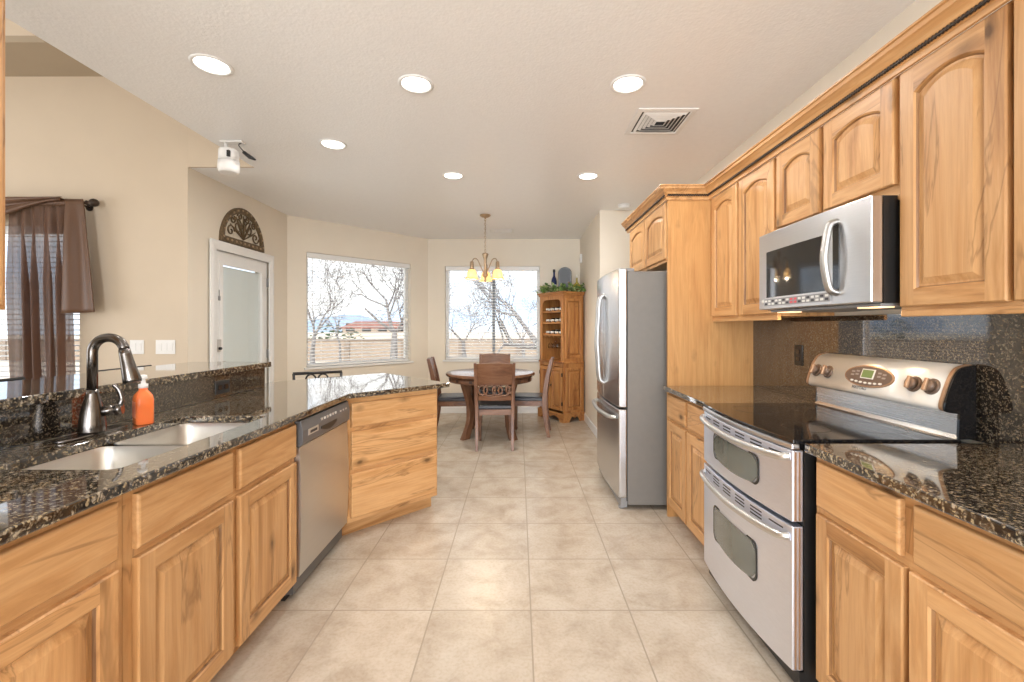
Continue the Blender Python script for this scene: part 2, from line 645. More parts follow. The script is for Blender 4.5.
def thing(name, label, cat, loc=(0, 0, 0), rz=0.0, group=None):
    o = bpy.data.objects.new(name, None)
    o.empty_display_size = 0.1
    COL.objects.link(o)
    o.location = loc
    o.rotation_euler = (0, 0, rz)
    o['label'] = label
    o['category'] = cat
    if group:
        o['group'] = group
    return o


def tag(o, label, cat, group=None, kind=None):
    o['label'] = label
    o['category'] = cat
    if group:
        o['group'] = group
    if kind:
        o['kind'] = kind
    return o


def struct(o, label=None, cat=None):
    o['kind'] = 'structure'
    if label:
        o['label'] = label
    if cat:
        o['category'] = cat
    return o


def copy_tree(o, parent=None):
    c = o.copy()
    COL.objects.link(c)
    if parent:
        c.parent = parent
    for ch in list(o.children):
        copy_tree(ch, c)
    return c


def rrect(x0, x1, z0, z1, r, n=5):
    """rounded rectangle outline"""
    pts = []
    for cx, cz, a0 in ((x1 - r, z0 + r, -90), (x1 - r, z1 - r, 0), (x0 + r, z1 - r, 90), (x0 + r, z0 + r, 180)):
        for k in range(n + 1):
            a = R(a0 + 90 * k / n)
            pts.append((cx + r * math.cos(a), cz + r * math.sin(a)))
    return pts


def arc(cx, cy, r, a0, a1, n):
    return [(cx + r * math.cos(R(a0 + (a1 - a0) * k / n)), cy + r * math.sin(R(a0 + (a1 - a0) * k / n))) for k in range(n + 1)]


def bez(pts, n=16):
    """Catmull-Rom through the points"""
    P = [Vector(p) for p in pts]
    P = [P[0] * 2 - P[1]] + P + [P[-1] * 2 - P[-2]]
    out = []
    for i in range(1, len(P) - 2):
        for k in range(n):
            t = k / n
            a, b, c, d = P[i - 1], P[i], P[i + 1], P[i + 2]
            out.append(0.5 * ((2 * b) + (c - a) * t + (2 * a - 5 * b + 4 * c - d) * t * t + (3 * b - a - 3 * c + d) * t ** 3))
    out.append(P[-2])
    return out


# ------------------------------------------------------------------ room shell
CZ = 2.66            # kitchen ceiling
WX = 1.64            # right wall
LZ = 3.42            # living room ceiling


def wall(name, origin, rz, length, z0, z1, thick, holes=(), mat='wall_paint', label=None):
    mb = MB()
    xs = sorted({0.0, length} | {h[0] for h in holes} | {h[1] for h in holes})
    zs = sorted({z0, z1} | {h[2] for h in holes} | {h[3] for h in holes})
    ok = lambda i, j: 0 <= i < len(xs) - 1 and 0 <= j < len(zs) - 1 and not any(
        h[0] - 1e-6 <= xs[i] and xs[i + 1] <= h[1] + 1e-6 and h[2] - 1e-6 <= zs[j] and zs[j + 1] <= h[3] + 1e-6 for h in holes)
    for i in range(len(xs) - 1):
        for j in range(len(zs) - 1):
            if not ok(i, j):
                continue
            a, b, c, d = xs[i], xs[i + 1], zs[j], zs[j + 1]
            mb.face(mb.add([(a, 0, c), (b, 0, c), (b, 0, d), (a, 0, d)]))
            mb.face(mb.add([(a, thick, c), (a, thick, d), (b, thick, d), (b, thick, c)]))
            if not ok(i - 1, j): mb.face(mb.add([(a, 0, c), (a, 0, d), (a, thick, d), (a, thick, c)]))
            if not ok(i + 1, j): mb.face(mb.add([(b, 0, c), (b, thick, c), (b, thick, d), (b, 0, d)]))
            if not ok(i, j - 1): mb.face(mb.add([(a, 0, c), (a, thick, c), (b, thick, c), (b, 0, c)]))
            if not ok(i, j + 1): mb.face(mb.add([(a, 0, d), (b, 0, d), (b, thick, d), (a, thick, d)]))
    o = mb.build(name, mat, loc=(origin[0], origin[1], 0), rz=rz)
    return struct(o)


fl = MB().box(-7.2, 1.95, -4.2, 7.0, -0.12, 0.0).build('floor', 'floor_tile')
struct(fl)

# kitchen and nook ceiling (with the angled bay corner)
ceil_pts = [(-2.23, -4.0), (WX + 0.15, -4.0), (WX + 0.15, 5.30), (1.09, 5.30), (1.09, 6.97), (-1.44, 6.97), (-2.93, 5.41), (-2.93, 3.90), (-2.779, 3.90), (-2.779, 3.77), (-2.23, 3.77)]
struct(MB().prism(ceil_pts, CZ, CZ + 0.22).build('ceiling', 'ceiling_paint'))

PA, PB = Vector((-2.78, 5.36)), Vector((-1.384, 6.82))
ang_bay = math.atan2(PB.y - PA.y, PB.x - PA.x)
L_bay = (PB - PA).length
BW = (0.152 * L_bay / 2.0, 0.152 * L_bay / 2.0)
bw0, bw1 = 0.225, 1.715          # big window along the bay wall
wall('wall_left', (-2.78, 3.751), R(90), 5.36 - 3.751, 0, CZ, 0.14, [(0.319, 1.189, 0.0, 2.03)])
wall('wall_bay', PA, ang_bay, L_bay, 0, CZ, 0.15, [(bw0, bw1, 0.81, 2.245)])
wall('wall_back', (-1.384, 6.82), 0, 0.94 + 1.384, 0, CZ, 0.15, [(0.26, 1.713, 0.81, 2.245)])
wall('wall_nook_right', (0.94, 6.82), R(-90), 6.82 - 5.27, 0, CZ, 0.12)
wall('wall_alcove', (0.94, 5.15), 0, WX + 0.15 - 0.94, 0, CZ, 0.12)
wall('wall_right', (WX, 5.15), R(-90), 9.15, 0, CZ, 0.15)
# living room beyond the bar
wall('wall_living', (-7.0, 3.75), 0, 7.0 - 2.7806, 0, LZ, 0.14, [(2.1, 3.31, 0.72, 2.17)], 'wall_paint_shaded')
wall('wall_header', (-2.78, 3.75), 0, 0.55, CZ, LZ, 0.02, (), 'wall_paint_shaded')
wall('wall_kitchen_header', (-2.23, 3.75), R(-90), 7.75, CZ + 0.22, LZ + 0.4, 0.10, (), 'wall_paint_shaded')
wall('wall_far_left', (-7.0, -4.0), R(90), 7.75, 0, LZ + 0.4, 0.14, [(2.6, 6.6, 0.05, 2.4)], 'wall_paint_shaded')
wall('wall_behind', (WX, -4.0), R(180), WX + 7.0, 0, LZ + 0.4, 0.14, [(0.4, 4.2, 0.05, 2.4)], 'wall_paint_shaded')
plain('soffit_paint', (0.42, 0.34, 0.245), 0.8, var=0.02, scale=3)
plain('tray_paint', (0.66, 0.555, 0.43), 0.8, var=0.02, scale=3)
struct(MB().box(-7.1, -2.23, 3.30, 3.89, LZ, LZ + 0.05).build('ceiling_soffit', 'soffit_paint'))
struct(MB().box(-7.1, -2.23, 3.30, 3.36, LZ + 0.05, LZ + 0.18).build('trim_tray', 'tray_paint'))
struct(MB().box(-7.1, -2.23, -4.1, 3.36, LZ + 0.18, LZ + 0.28).build('ceiling_tray', 'ceiling_paint'))
# wall above the pony wall that carries the near left upper cabinet
struct(MB().box(-1.85, -1.712, -1.0, 1.20, 0, CZ).build('wall_cabinet_left', 'wall_paint'))

# baseboards
bb = [(0.0, 0.0), (0.014, 0.0), (0.014, 0.085), (0.008, 0.10), (0.0, 0.10)]
struct(MB().sweep([(-2.78, 5.05), (-2.78, 5.36), (-1.384, 6.82), (0.94, 6.82), (0.94, 5.15), (1.62, 5.15)], bb).build('baseboard_nook', 'white_trim'))


# ------------------------------------------------------------------ windows and blinds
def window(name, origin, rz, x0, x1, z0, z1, mullion, label, blind_label, sill=True):
    root = bpy.data.objects.new(name, None)
    COL.objects.link(root)
    root.location = (origin[0], origin[1], 0)
    root.rotation_euler = (0, 0, rz)
    root['kind'] = 'structure'
    root['label'] = label
    e = 0.045
    f = MB()
    f.sweep([], []) if False else None
    outer = [(x0, z0), (x1, z0), (x1, z1), (x0, z1)]
    inner = [(x0 + e, z0 + e), (x1 - e, z0 + e), (x1 - e, z1 - e), (x0 + e, z1 - e)]
    ya, yb = 0.075, 0.125
    f.loft([[(p[0], ya, p[1]) for p in inner], [(p[0], ya, p[1]) for p in outer], [(p[0], yb, p[1]) for p in outer],
            [(p[0], yb, p[1]) for p in inner], [(p[0], ya, p[1]) for p in inner]], cap0=False, cap1=False)
    f.build('window_frame', 'white_trim', root, bevel=0.004)
    if mullion:
        mx = mullion
        MB().box(mx - 0.022, mx + 0.022, ya, yb, z0 + e, z1 - e).build('mullion', 'mullion_grey', root)
    MB().box(x0 + e - 0.004, x1 - e + 0.004, 0.098, 0.102, z0 + e - 0.004, z1 - e + 0.004).build('glass', 'window_glass', root)
    if sill:
        MB().box(x0 - 0.03, x1 + 0.03, -0.035, 0.075, z0 - 0.024, z0 + 0.002).build('window_sill', 'white_trim', root, bevel=0.004)
    # blind
    b = thing('window_blind', blind_label, 'blind', (origin[0], origin[1], 0), rz)
    MB().box(x0 + 0.008, x1 - 0.008, 0.006, 0.066, z1 - 0.065, z1 - 0.003).build('headrail', 'white_plastic', b, bevel=0.003)
    s = MB()
    zz = z1 - 0.09
    tilt = R(9)
    while zz > z0 + 0.05:
        dy, dz = 0.0235 * math.cos(tilt), 0.0235 * math.sin(tilt)
        yc = 0.038
        i = s.add([(x0 + 0.012, yc - dy, zz - dz), (x1 - 0.012, yc - dy, zz - dz), (x1 - 0.012, yc, zz + 0.003), (x0 + 0.012, yc, zz + 0.003),
                   (x1 - 0.012, yc + dy, zz + dz), (x0 + 0.012, yc + dy, zz + dz)])
        j = s.add([(x0 + 0.012, yc - dy, zz - dz + 0.0028), (x1 - 0.012, yc - dy, zz - dz + 0.0028), (x1 - 0.012, yc, zz + 0.0058), (x0 + 0.012, yc, zz + 0.0058),
                   (x1 - 0.012, yc + dy, zz + dz + 0.0028), (x0 + 0.012, yc + dy, zz + dz + 0.0028)])
        for q in ((0, 1, 2, 3), (3, 2, 4, 5)):
            s.face([i[k] for k in q][::-1])
            s.face([j[k] for k in q])
        s.face((i[0], i[1], j[1], j[0]))
        s.face((i[5], j[5], j[4], i[4]))
        s.face((i[0], j[0], j[3], i[3]))
        s.face((i[3], j[3], j[5], i[5]))
        s.face((i[1], i[2], j[2], j[1]))
        s.face((i[2], i[4], j[4], j[2]))
        zz -= 0.044
    for k in (0.13, 0.5, 0.87):
        xx = x0 + (x1 - x0) * k
        s.box(xx - 0.0012, xx + 0.0012, 0.036, 0.0385, z0 + 0.03, z1 - 0.06)
    s.build('slats', 'white_plastic', b, fix=False)
    MB().box(x0 + 0.012, x1 - 0.012, 0.015, 0.061, z0 + 0.008, z0 + 0.03).build('bottom_rail', 'white_plastic', b, bevel=0.003)
    MB().tube([(x0 + 0.07, 0.0, z1 - 0.06), (x0 + 0.07, 0.0, z1 - 0.75)], 0.004, 6).build('tilt_wand', 'white_plastic', b)
    cd = MB()
    cd.tube([(x1 - 0.09, 0.002, z1 - 0.06), (x1 - 0.09, 0.002, z1 - 0.95)], 0.0018, 5)
    cd.lathe([(0.004, 0), (0.009, -0.02), (0.009, -0.045), (0.003, -0.05)], 8, (x1 - 0.09, 0.002, z1 - 0.93))
    cd.build('pull_cord', 'white_plastic', b)
    return root


plain('mullion_grey', (0.22, 0.24, 0.27), 0.5)
window('window_1', PA, ang_bay, bw0, bw1, 0.81, 2.245, None, 'large square window in the angled bay wall',
       'open white slatted blind over the large left bay window')
window('window_2', (-1.384, 6.82), 0, 0.26, 1.713, 0.81, 2.245, 1.0, 'window in the back wall behind the dining table',
       'open white slatted blind behind the chandelier and dining table')
window('window_3', (-7.0, 3.75), 0, 2.1, 3.31, 0.72, 2.17, None, 'living room window behind the brown curtain',
       'white slatted blind behind the brown sheer curtain')


# ------------------------------------------------------------------ glazed door in the left wall
def glazed_door():
    root = bpy.data.objects.new('door_1', None)
    COL.objects.link(root)
    root.location = (-2.78, 3.75, 0)
    root.rotation_euler = (0, 0, R(90))
    root['kind'] = 'structure'
    root['label'] = 'white glazed door with a built-in blind under the arched wall grille'
    x0, x1, z1 = 0.323, 1.187, 2.027
    jb = MB()
    jb.loft([[(p, y, q) for p, q in ((0.32, 0.0), (0.32, 2.03), (1.19, 2.03), (1.19, 0.0))] for y in (0.0, 0.13)], closed=False, cap0=False, cap1=False)
    e = 0.105
    lf = MB()
    gx0, gx1, gz0, gz1 = x0 + e, x1 - e, 0.25, z1 - 0.12
    outer = [(x0, 0.006), (x1, 0.006), (x1, z1), (x0, z1)]
    inner = [(gx0, gz0), (gx1, gz0), (gx1, gz1), (gx0, gz1)]
    lf.loft([[(p[0], y, p[1]) for p in l] for l, y in ((inner, 0.02), (outer, 0.02), (outer, 0.064), (inner, 0.064), (inner, 0.02))], cap0=False, cap1=False)
    lf.build('door_leaf', 'white_trim', root, bevel=0.002)
    lite = MB()
    o2 = [(gx0 - 0.03, gz0 - 0.03), (gx1 + 0.03, gz0 - 0.03), (gx1 + 0.03, gz1 + 0.03), (gx0 - 0.03, gz1 + 0.03)]
    i2 = [(gx0 + 0.008, gz0 + 0.008), (gx1 - 0.008, gz0 + 0.008), (gx1 - 0.008, gz1 - 0.008), (gx0 + 0.008, gz1 - 0.008)]
    lite.loft([[(p[0], y, p[1]) for p in l] for l, y in ((i2, 0.03), (i2, 0.008), (o2, 0.012), (o2, 0.022), (i2, 0.03))], cap0=False, cap1=False)
    lite.build('lite_frame', 'white_trim', root)
    MB().box(gx0 + 0.002, gx1 - 0.002, 0.030, 0.034, gz0 + 0.002, gz1 - 0.002).build('glass', 'window_glass', root)
    sl = MB()
    z = gz0 + 0.02
    while z < gz1 - 0.02:
        t = R(76)
        dy, dz = 0.008 * math.cos(t), 0.008 * math.sin(t)
        i = sl.add([(gx0 + 0.012, 0.046 - dy, z - dz), (gx1 - 0.012, 0.046 - dy, z - dz), (gx1 - 0.012, 0.046 + dy, z + dz), (gx0 + 0.012, 0.046 + dy, z + dz)])
        j = sl.add([(gx0 + 0.012, 0.0465 - dy, z - dz - 0.0004), (gx1 - 0.012, 0.0465 - dy, z - dz - 0.0004), (gx1 - 0.012, 0.0465 + dy, z + dz - 0.0004), (gx0 + 0.012, 0.0465 + dy, z + dz - 0.0004)])
        sl.face(i); sl.face(j[::-1])
        z += 0.0155
    sl.build('door_blind', 'blind_thin', root, fix=False)
    # casing
    cp = [(0.0, 0.0), (0.085, 0.0), (0.085, -0.014), (0.06, -0.02), (0.02, -0.014), (0.0, -0.010)]
    cs = MB()
    path = [(0.325, 0.0), (0.325, 2.025), (1.185, 2.025), (1.185, 0.0)]
    loops = []
    for k, (px, pz) in enumerate(path):
        sx = -1 if k < 2 else 1
        sz = 0 if k in (0, 3) else 1
        loops.append([(px + sx * o, y, pz + sz * o) for o, y in cp])
    cs.loft(loops)
    cs.build('door_casing', 'white_trim', root)
    for o_ in root.children:
        o_.location.y = -0.016
    for a in ((0.3215, 0.337, 0.0, 2.03), (1.173, 1.1885, 0.0, 2.03), (0.337, 1.173, 2.012, 2.0285)):
        jb.box(a[0], a[1], 0.066, 0.085, a[2], a[3])
    jb.build('door_jamb', 'white_trim', root, fix=False)
    h = MB()
    h.box(x0 + 0.025, x0 + 0.085, -0.012, 0.020, 1.085, 1.20)
    lk = h.build('smart_lock', 'lock_silver', root, bevel=0.006)
    lk['label'] = 'silver keypad deadbolt'
    MB().lathe([(0.0, -0.020), (0.012, -0.020), (0.014, -0.010), (0.014, 0)], 12, (x0 + 0.055, -0.012, 1.115), axis=1).build('thumb_turn', 'black_plastic', lk)
    MB().lathe([(0.026, 0.02), (0.026, 0.010), (0.014, 0.0), (0.012, -0.035), (0.028, -0.045), (0.030, -0.062), (0.02, -0.075), (0.0, -0.078)], 16, (x0 + 0.055, 0.0, 0.97), axis=1).build('door_knob', 'lock_silver', root)
    for zz in (0.25, 1.02, 1.80):
        hg = MB().box(x1 - 0.012, x1 + 0.012, -0.006, 0.02, zz - 0.045, zz + 0.045)
        hg.tube([(x1 + 0.002, -0.008, zz - 0.048), (x1 + 0.002, -0.008, zz + 0.048)], 0.007, 8)
        hg.build('hinge', 'grey_plastic', root)
    ltch = MB().tube([(x0 + 0.07, 0.0, 1.58), (x0 + 0.07, 0.0, 1.66)], 0.004, 6)
    ltch.box(x0 + 0.06, x0 + 0.08, -0.006, 0.012, 1.56, 1.60)
    ltch.build('blind_slider', 'grey_plastic', root)


plain('blind_thin', (0.80, 0.83, 0.81), 0.6, var=0.01)
plain('lock_silver', (0.58, 0.55, 0.51), 0.35, metal=0.6)
glazed_door()


# ------------------------------------------------------------------ cabinet parts
def door_mb(w, h, arch=0.0, s=0.056, t=0.020, NT=14):
    """raised-panel door: x 0..w, z 0..h, back at y=0, face at y=-t. slot 0 grain along z, slot 1 along x"""
    mb = MB()
    c = 0.004

    def rect(i, y):
        return [(i, y, i), (w - i, y, i), (w - i, y, h - i), (i, y, h - i)]
    mb.loft([rect(0, 0), rect(0, -t + c), rect(c, -t)], cap1=False, cap0=True)

    def loop(ins, y):
        x0, x1, z0, zt = ins, w - ins, ins, h - ins - arch
        pts = [(x0, y, z0), (x1, y, z0)]
        for k in range(NT + 1):
            u = k / NT
            z = zt + arch * (1 - (2 * u - 1) ** 2) * 1.0
            pts.append((x1 + (x0 - x1) * u, y, z))
        return pts
    L = [loop(s, -t), loop(s + 0.005, -t + 0.005), loop(s + 0.009, -t + 0.0125), loop(s + 0.015, -t + 0.0125), loop(s + 0.036, -t + 0.0025)]
    ids = [mb.add(l) for l in L]
    n = len(L[0])
    for q, (a, b) in enumerate(zip(ids, ids[1:])):
        for k in range(n):
            j = (k + 1) % n
            side = (k == 1 or k == n - 1)
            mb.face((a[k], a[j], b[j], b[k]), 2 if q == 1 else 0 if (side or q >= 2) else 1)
    mb.face(ids[-1], 0)
    # frame
    def quad(pts, m):
        mb.face(mb.add(pts), m)
    i0 = s
    zt = h - s - arch
    quad([(c, -t, c), (s, -t, c), (s, -t, h - c), (c, -t, h - c)], 0)
    quad([(w - s, -t, c), (w - c, -t, c), (w - c, -t, h - c), (w - s, -t, h - c)], 0)
    quad([(s, -t, c), (w - s, -t, c), (w - s, -t, s), (s, -t, s)], 1)
    top = [L[0][k] for k in range(2, n)]           # right to left
    mb.face(mb.add([(w - s, -t, h - c)] + top + [(s, -t, h - c)]), 1)
    return mb


def slab_mb(w, h, t=0.020):
    mb = MB()
    c = 0.007
    def rect(i, y):
        return [(i, y, i), (w - i, y, i), (w - i, y, h - i), (i, y, h - i)]
    mb.loft([rect(0, 0), rect(0, -t + 0.006), rect(c * 0.4, -t + 0.002), rect(c, -t)])
    return mb


def place(o, x, y, z):
    o.location = (x, y, z)
    return o


def base_cabinet(label, loc, rz, w, depth, fronts, h=0.876, toe=0.10, group=None, hollow=True):
    """local x along the front, y into the wall, face frame at y=0..0.02 (fronts stand proud at y<0)"""
    root = thing('base_cabinet', label, 'cabinet', (loc[0], loc[1], 0), rz, group)
    t = 0.018
    b = MB()
    side = [(0.02, toe), (0.09, toe), (0.09, 0), (depth, 0), (depth, h), (0.02, h)]
    b.prism(side, 0, t, 0)
    b.prism(side, w - t, w, 0)
    b.box(t, w - t, depth - 0.012, depth, toe, h)
    b.box(t, w - t, 0.02, depth - 0.012, toe, toe + t)
    b.build('carcass', 'alder_z', root)
    ff = MB()
    xs = sorted({f[1] for f in fronts} | {f[2] for f in fronts})
    ff.box(0, w, 0, 0.02, h - 0.045, h)
    ff.box(0, w, 0, 0.02, toe, toe + 0.045)
    ff.box(0, 0.045, 0, 0.02, toe + 0.045, h - 0.045, 1)
    ff.box(w - 0.045, w, 0, 0.02, toe + 0.045, h - 0.045, 1)
    zs = sorted({f[3] for f in fronts if f[3] > toe + 0.1})
    for z in zs:
        ff.box(0.045, w - 0.045, 0, 0.02, z - 0.045, z + 0.01)
    mids = sorted({round((a[2] + b_[1]) / 2, 4) for a in fronts for b_ in fronts if 0 < b_[1] - a[2] < 0.15})
    mids = [mx for k, mx in enumerate(mids) if k == 0 or mx - mids[k - 1] > 0.05] if len(mids) < 2 else [sum(mids) / len(mids)]
    for mx in mids:
        ff.box(mx - 0.035, mx + 0.035, 0.001, 0.021, toe + 0.045, h - 0.045, 1)
    ff.build('face_frame', ['alder_x', 'alder_z'], root)
    MB().box(0, w, 0.075, 0.09, 0, toe).build('toe_kick', 'alder_x', root)
    for kind, a, c, z0, z1 in fronts:
        if kind == 'door':
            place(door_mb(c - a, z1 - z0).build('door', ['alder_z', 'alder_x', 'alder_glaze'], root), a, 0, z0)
        else:
            place(slab_mb(c - a, z1 - z0).build('drawer' if kind == 'drawer' else 'false_drawer_front', 'alder_x', root), a, 0, z0)
    return root


FX = 1.04        # right run face frame plane
LXF = -1.07      # left run face frame plane
RD = WX - FX - 0.004
dz0, dz1, wz0, wz1 = 0.105, 0.675, 0.700, 0.852


def two_over_two(w):
    m = w / 2
    g = 0.021
    return [('drawer', 0.022, m - g, wz0, wz1), ('drawer', m + g, w - 0.022, wz0, wz1), ('door', 0.022, m - g + 0.012, dz0, dz1), ('door', m + g - 0.012, w - 0.022, dz0, dz1)]


# right run
base_cabinet('double-door base cabinet between the refrigerator panel and the stove', (FX, 3.088), R(-90), 0.735, RD, two_over_two(0.735))
base_cabinet('double-door base cabinet just this side of the stove', (FX, 1.555), R(-90), 0.755, RD, two_over_two(0.755))
base_cabinet('rightmost near base cabinet beyond the picture edge, beside the stove-side cabinet', (FX, 0.798), R(-90), 0.755, RD, two_over_two(0.755))
# left run
LD = 0.60
base_cabinet('base cabinet with one wide drawer at the near end of the sink run', (LXF, 0.52), R(90), 0.683, LD,
             [('drawer', 0.022, 0.655, wz0, wz1), ('door', 0.022, 0.655, dz0, dz1)])
base_cabinet('sink base cabinet with two doors beneath the double sink', (LXF, 1.205), R(90), 0.925, LD,
             [('false', 0.029, 0.441, wz0, wz1), ('false', 0.482, 0.909, wz0, wz1), ('door', 0.029, 0.441, dz0, dz1), ('door', 0.482, 0.909, dz0, dz1)])
# diagonal drawer unit (its drawer faces run from (-1.04, 2.74) to (-0.575, 3.205))
q = 0.7071
dorig = (-1.045 - 0.02 * q, 2.735 + 0.02 * q)
dw = 0.666
base_cabinet('knotty three-drawer cabinet set diagonally at the end of the peninsula', dorig, R(45), dw, 0.58,
             [('drawer', 0.024, dw - 0.012, 0.128, 0.405), ('drawer', 0.024, dw - 0.012, 0.43, 0.665), ('drawer', 0.024, dw - 0.012, 0.69, 0.842)])


def upper_cabinet(label, loc, rz, w, depth, z0, z1, doors, arch, rail=True, group=None):
    root = thing('wall_cabinet', label, 'cabinet', (loc[0], loc[1], z0), rz, group)
    h = z1 - z0
    t = 0.018
    b = MB()
    b.box(0, t, 0.02, depth, 0, h)
    b.box(w - t, w, 0.02, depth, 0, h)
    b.box(t, w - t, depth - 0.01, depth, 0, h)
    b.box(t, w - t, 0.02, depth - 0.01, 0.012, 0.012 + t)
    b.box(t, w - t, 0.02, depth - 0.01, h - t, h)
    b.build('carcass', 'alder_z', root)
    f = MB()
    f.box(0, w, 0, 0.02, 0, 0.04)
    f.box(0, w, 0, 0.02, h - 0.04, h)
    f.box(0, 0.04, 0, 0.02, 0.04, h - 0.04, 1)
    f.box(w - 0.04, w, 0, 0.02, 0.04, h - 0.04, 1)
    for a, c in zip(doors, doors[1:]):
        mx = (a[1] + c[0]) / 2
        f.box(mx - 0.035, mx + 0.035, 0.001, 0.021, 0.04, h - 0.04, 1)
    f.build('face_frame', ['alder_x', 'alder_z'], root)
    if rail:
        MB().box(0, w, -0.004, 0.016, -0.022, 0.0).build('light_rail', 'alder_x', root, bevel=0.004)
    for a, c, dz in doors:
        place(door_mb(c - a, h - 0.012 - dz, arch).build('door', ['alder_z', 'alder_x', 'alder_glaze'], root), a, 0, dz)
    return root


UX = 1.345
UD = WX - UX - 0.004
UT = 2.205
upper_cabinet('tall two-door wall cabinet between the wooden end panel and the microwave', (UX, 3.087), R(-90), 0.778, UD, 1.372, UT,
              [(0.018, 0.371, 0.012), (0.398, 0.766, 0.012)], 0.032)
upper_cabinet('short two-door wall cabinet directly above the microwave', (UX, 2.308), R(-90), 0.741, UD, 1.785, UT,
              [(0.013, 0.335, 0.035), (0.368, 0.730, 0.035)], 0.030)
upper_cabinet('tall wall cabinet right of the microwave, door with an arched panel', (UX, 1.566), R(-90), 0.75, UD, 1.372, UT,
              [(0.013, 0.354, 0.012), (0.370, 0.735, 0.012)], 0.034)
# over the refrigerator
upper_cabinet('two-door wall cabinet above the refrigerator', (1.05, 4.185), R(-90), 1.07, WX - 1.05 - 0.004, 1.775, UT,
              [(0.05, 0.53, 0.02), (0.55, 1.045, 0.02)], 0.032, rail=False)
# near left, only its front edge shows
upper_cabinet('near wall cabinet whose edge shows at the left border of the photo', (-1.381, 0.41), R(90), 0.79, 0.328, 1.36, UT,
              [(0.02, 0.385, 0.012), (0.405, 0.77, 0.012)], 0.05, rail=False)

# tall end panel by the refrigerator
ep = MB().box(1.035, WX - 0.003, 3.090, 3.112, 0, UT).build('end_panel', 'alder_panel')
tag(ep, 'tall plain wooden end panel between refrigerator and counter', 'panel')

# crown moulding round the right run
crown = thing('crown_molding', 'stepped wooden crown molding along the tops of the right wall cabinets', 'molding', (0, 0, 0))
cprof = [(0.0, UT - 0.012), (0.012, UT - 0.012), (0.014, UT + 0.012), (0.022, UT + 0.016), (0.022, UT + 0.030), (0.030, UT + 0.034),
         (0.040, UT + 0.050), (0.058, UT + 0.066), (0.066, UT + 0.070), (0.070, UT + 0.088), (0.078, UT + 0.090), (0.078, UT + 0.100), (0.0, UT + 0.100)]
cpath = [(1.03, 4.185), (1.03, 3.089), (UX - 0.021, 3.089), (UX - 0.021, 0.80)]
cprof = [(o * 0.86, UT - 0.012 + (z - UT + 0.012) * 0.80) for o, z in cprof]
# travel -Y along the front: the room (-X) is to the right of travel
cm = MB()
cm.sweep(cpath, cprof)
cm.build('crown', 'alder_y', crown)
rope = MB()
rp_path = [(1.03, 4.185), (1.03, 3.089), (UX - 0.021, 3.089), (UX - 0.021, 0.80)]
for (a, b_) in zip(rp_path, rp_path[1:]):
    A, B = Vector(a), Vector(b_)
    d = (B - A)
    n = max(2, int(d.length / 0.012))
    nv = Vector((d.y, -d.x)).normalized() * 0.0225
    for k in range(n + 1):
        p = A + d * (k / n) + nv
        u = d.normalized() * 0.0055
        rope.tube([(p.x - u.x, p.y - u.y, UT + 0.0115), (p.x + u.x, p.y + u.y, UT + 0.0215)], [0.0050, 0.0050], 6)
ro = rope.build('rope_bead', 'rope_dark', crown) if 'rope_dark' in MATS else None
if ro is None:
    plain('rope_dark', (0.035, 0.022, 0.014), 0.5)
    ro = rope.build('rope_bead', 'rope_dark', crown)
ro['label'] = 'dark twisted rope bead'


# ------------------------------------------------------------------ countertops
def slab_with_hole(pts, hole, z0, z1, name, mat, bevel=0.006):
    bm = bmesh.new()
    def ring(p):
        vs_ = [bm.verts.new((x, y, z1)) for x, y in p]
        return [bm.edges.new((vs_[k], vs_[(k + 1) % len(vs_)])) for k in range(len(vs_))]
    e = ring(pts)
    if hole:
        e += ring(hole)
    bmesh.ops.triangle_fill(bm, use_beauty=True, use_dissolve=False, edges=e)
    fs = list(bm.faces)
    if fs and fs[0].normal.z < 0:
        bmesh.ops.reverse_faces(bm, faces=fs)
    r = bmesh.ops.extrude_face_region(bm, geom=fs)
    bmesh.ops.translate(bm, verts=[v for v in r['geom'] if isinstance(v, bmesh.types.BMVert)], vec=(0, 0, z0 - z1))
    bmesh.ops.recalc_face_normals(bm, faces=bm.faces)
    me = bpy.data.meshes.new(name)
    bm.to_mesh(me)
    bm.free()
    me.materials.append(MATS[mat])
    o = bpy.data.objects.new(name, me)
    COL.objects.link(o)
    if bevel:
        md = o.modifiers.new('bevel', 'BEVEL')
        md.width = bevel
        md.segments = 3
        md.limit_method = 'ANGLE'
        md.angle_limit = R(50)
    return o


CT, CB = 0.908, 0.876
SX0, SX1, SY0, SY1 = -1.525, -1.145, 1.275, 2.035      # sink cut-out
sink_hole = [(x, y) for x, y in rrect(SX0, SX1, SY0, SY1, 0.035, 4)]
left_pts = [(-1.03, 0.50), (-1.03, 2.714), (-0.50, 3.244), (-1.193, 3.952), (-1.83, 3.315), (-1.83, 2.985), (-1.695, 2.985), (-1.695, 0.50)]
ctl = slab_with_hole(left_pts, sink_hole, CB, CT, 'countertop', 'granite')
tag(ctl, 'dark speckled granite countertop with the sink, turning into the angled peninsula', 'countertop')
ctr1 = slab_with_hole([(1.0, 2.345), (1.0, 3.088), (WX - 0.003, 3.088), (WX - 0.003, 2.345)], None, CB, CT, 'countertop', 'granite')
tag(ctr1, 'short granite countertop between the wooden end panel and the stove', 'countertop')
ctr2 = slab_with_hole([(1.0, 0.30), (1.0, 1.562), (WX - 0.003, 1.562), (WX - 0.003, 0.30)], None, CB, CT, 'countertop', 'granite')
tag(ctr2, 'granite countertop on the near side of the stove at right', 'countertop')

# full height backsplash on the right wall
bs = MB().box(WX - 0.014, WX - 0.001, 0.30, 3.089, CT + 0.001, 1.37).build('backsplash', 'granite_fine')
tag(bs, 'full-height polished granite backsplash behind the stove', 'backsplash')
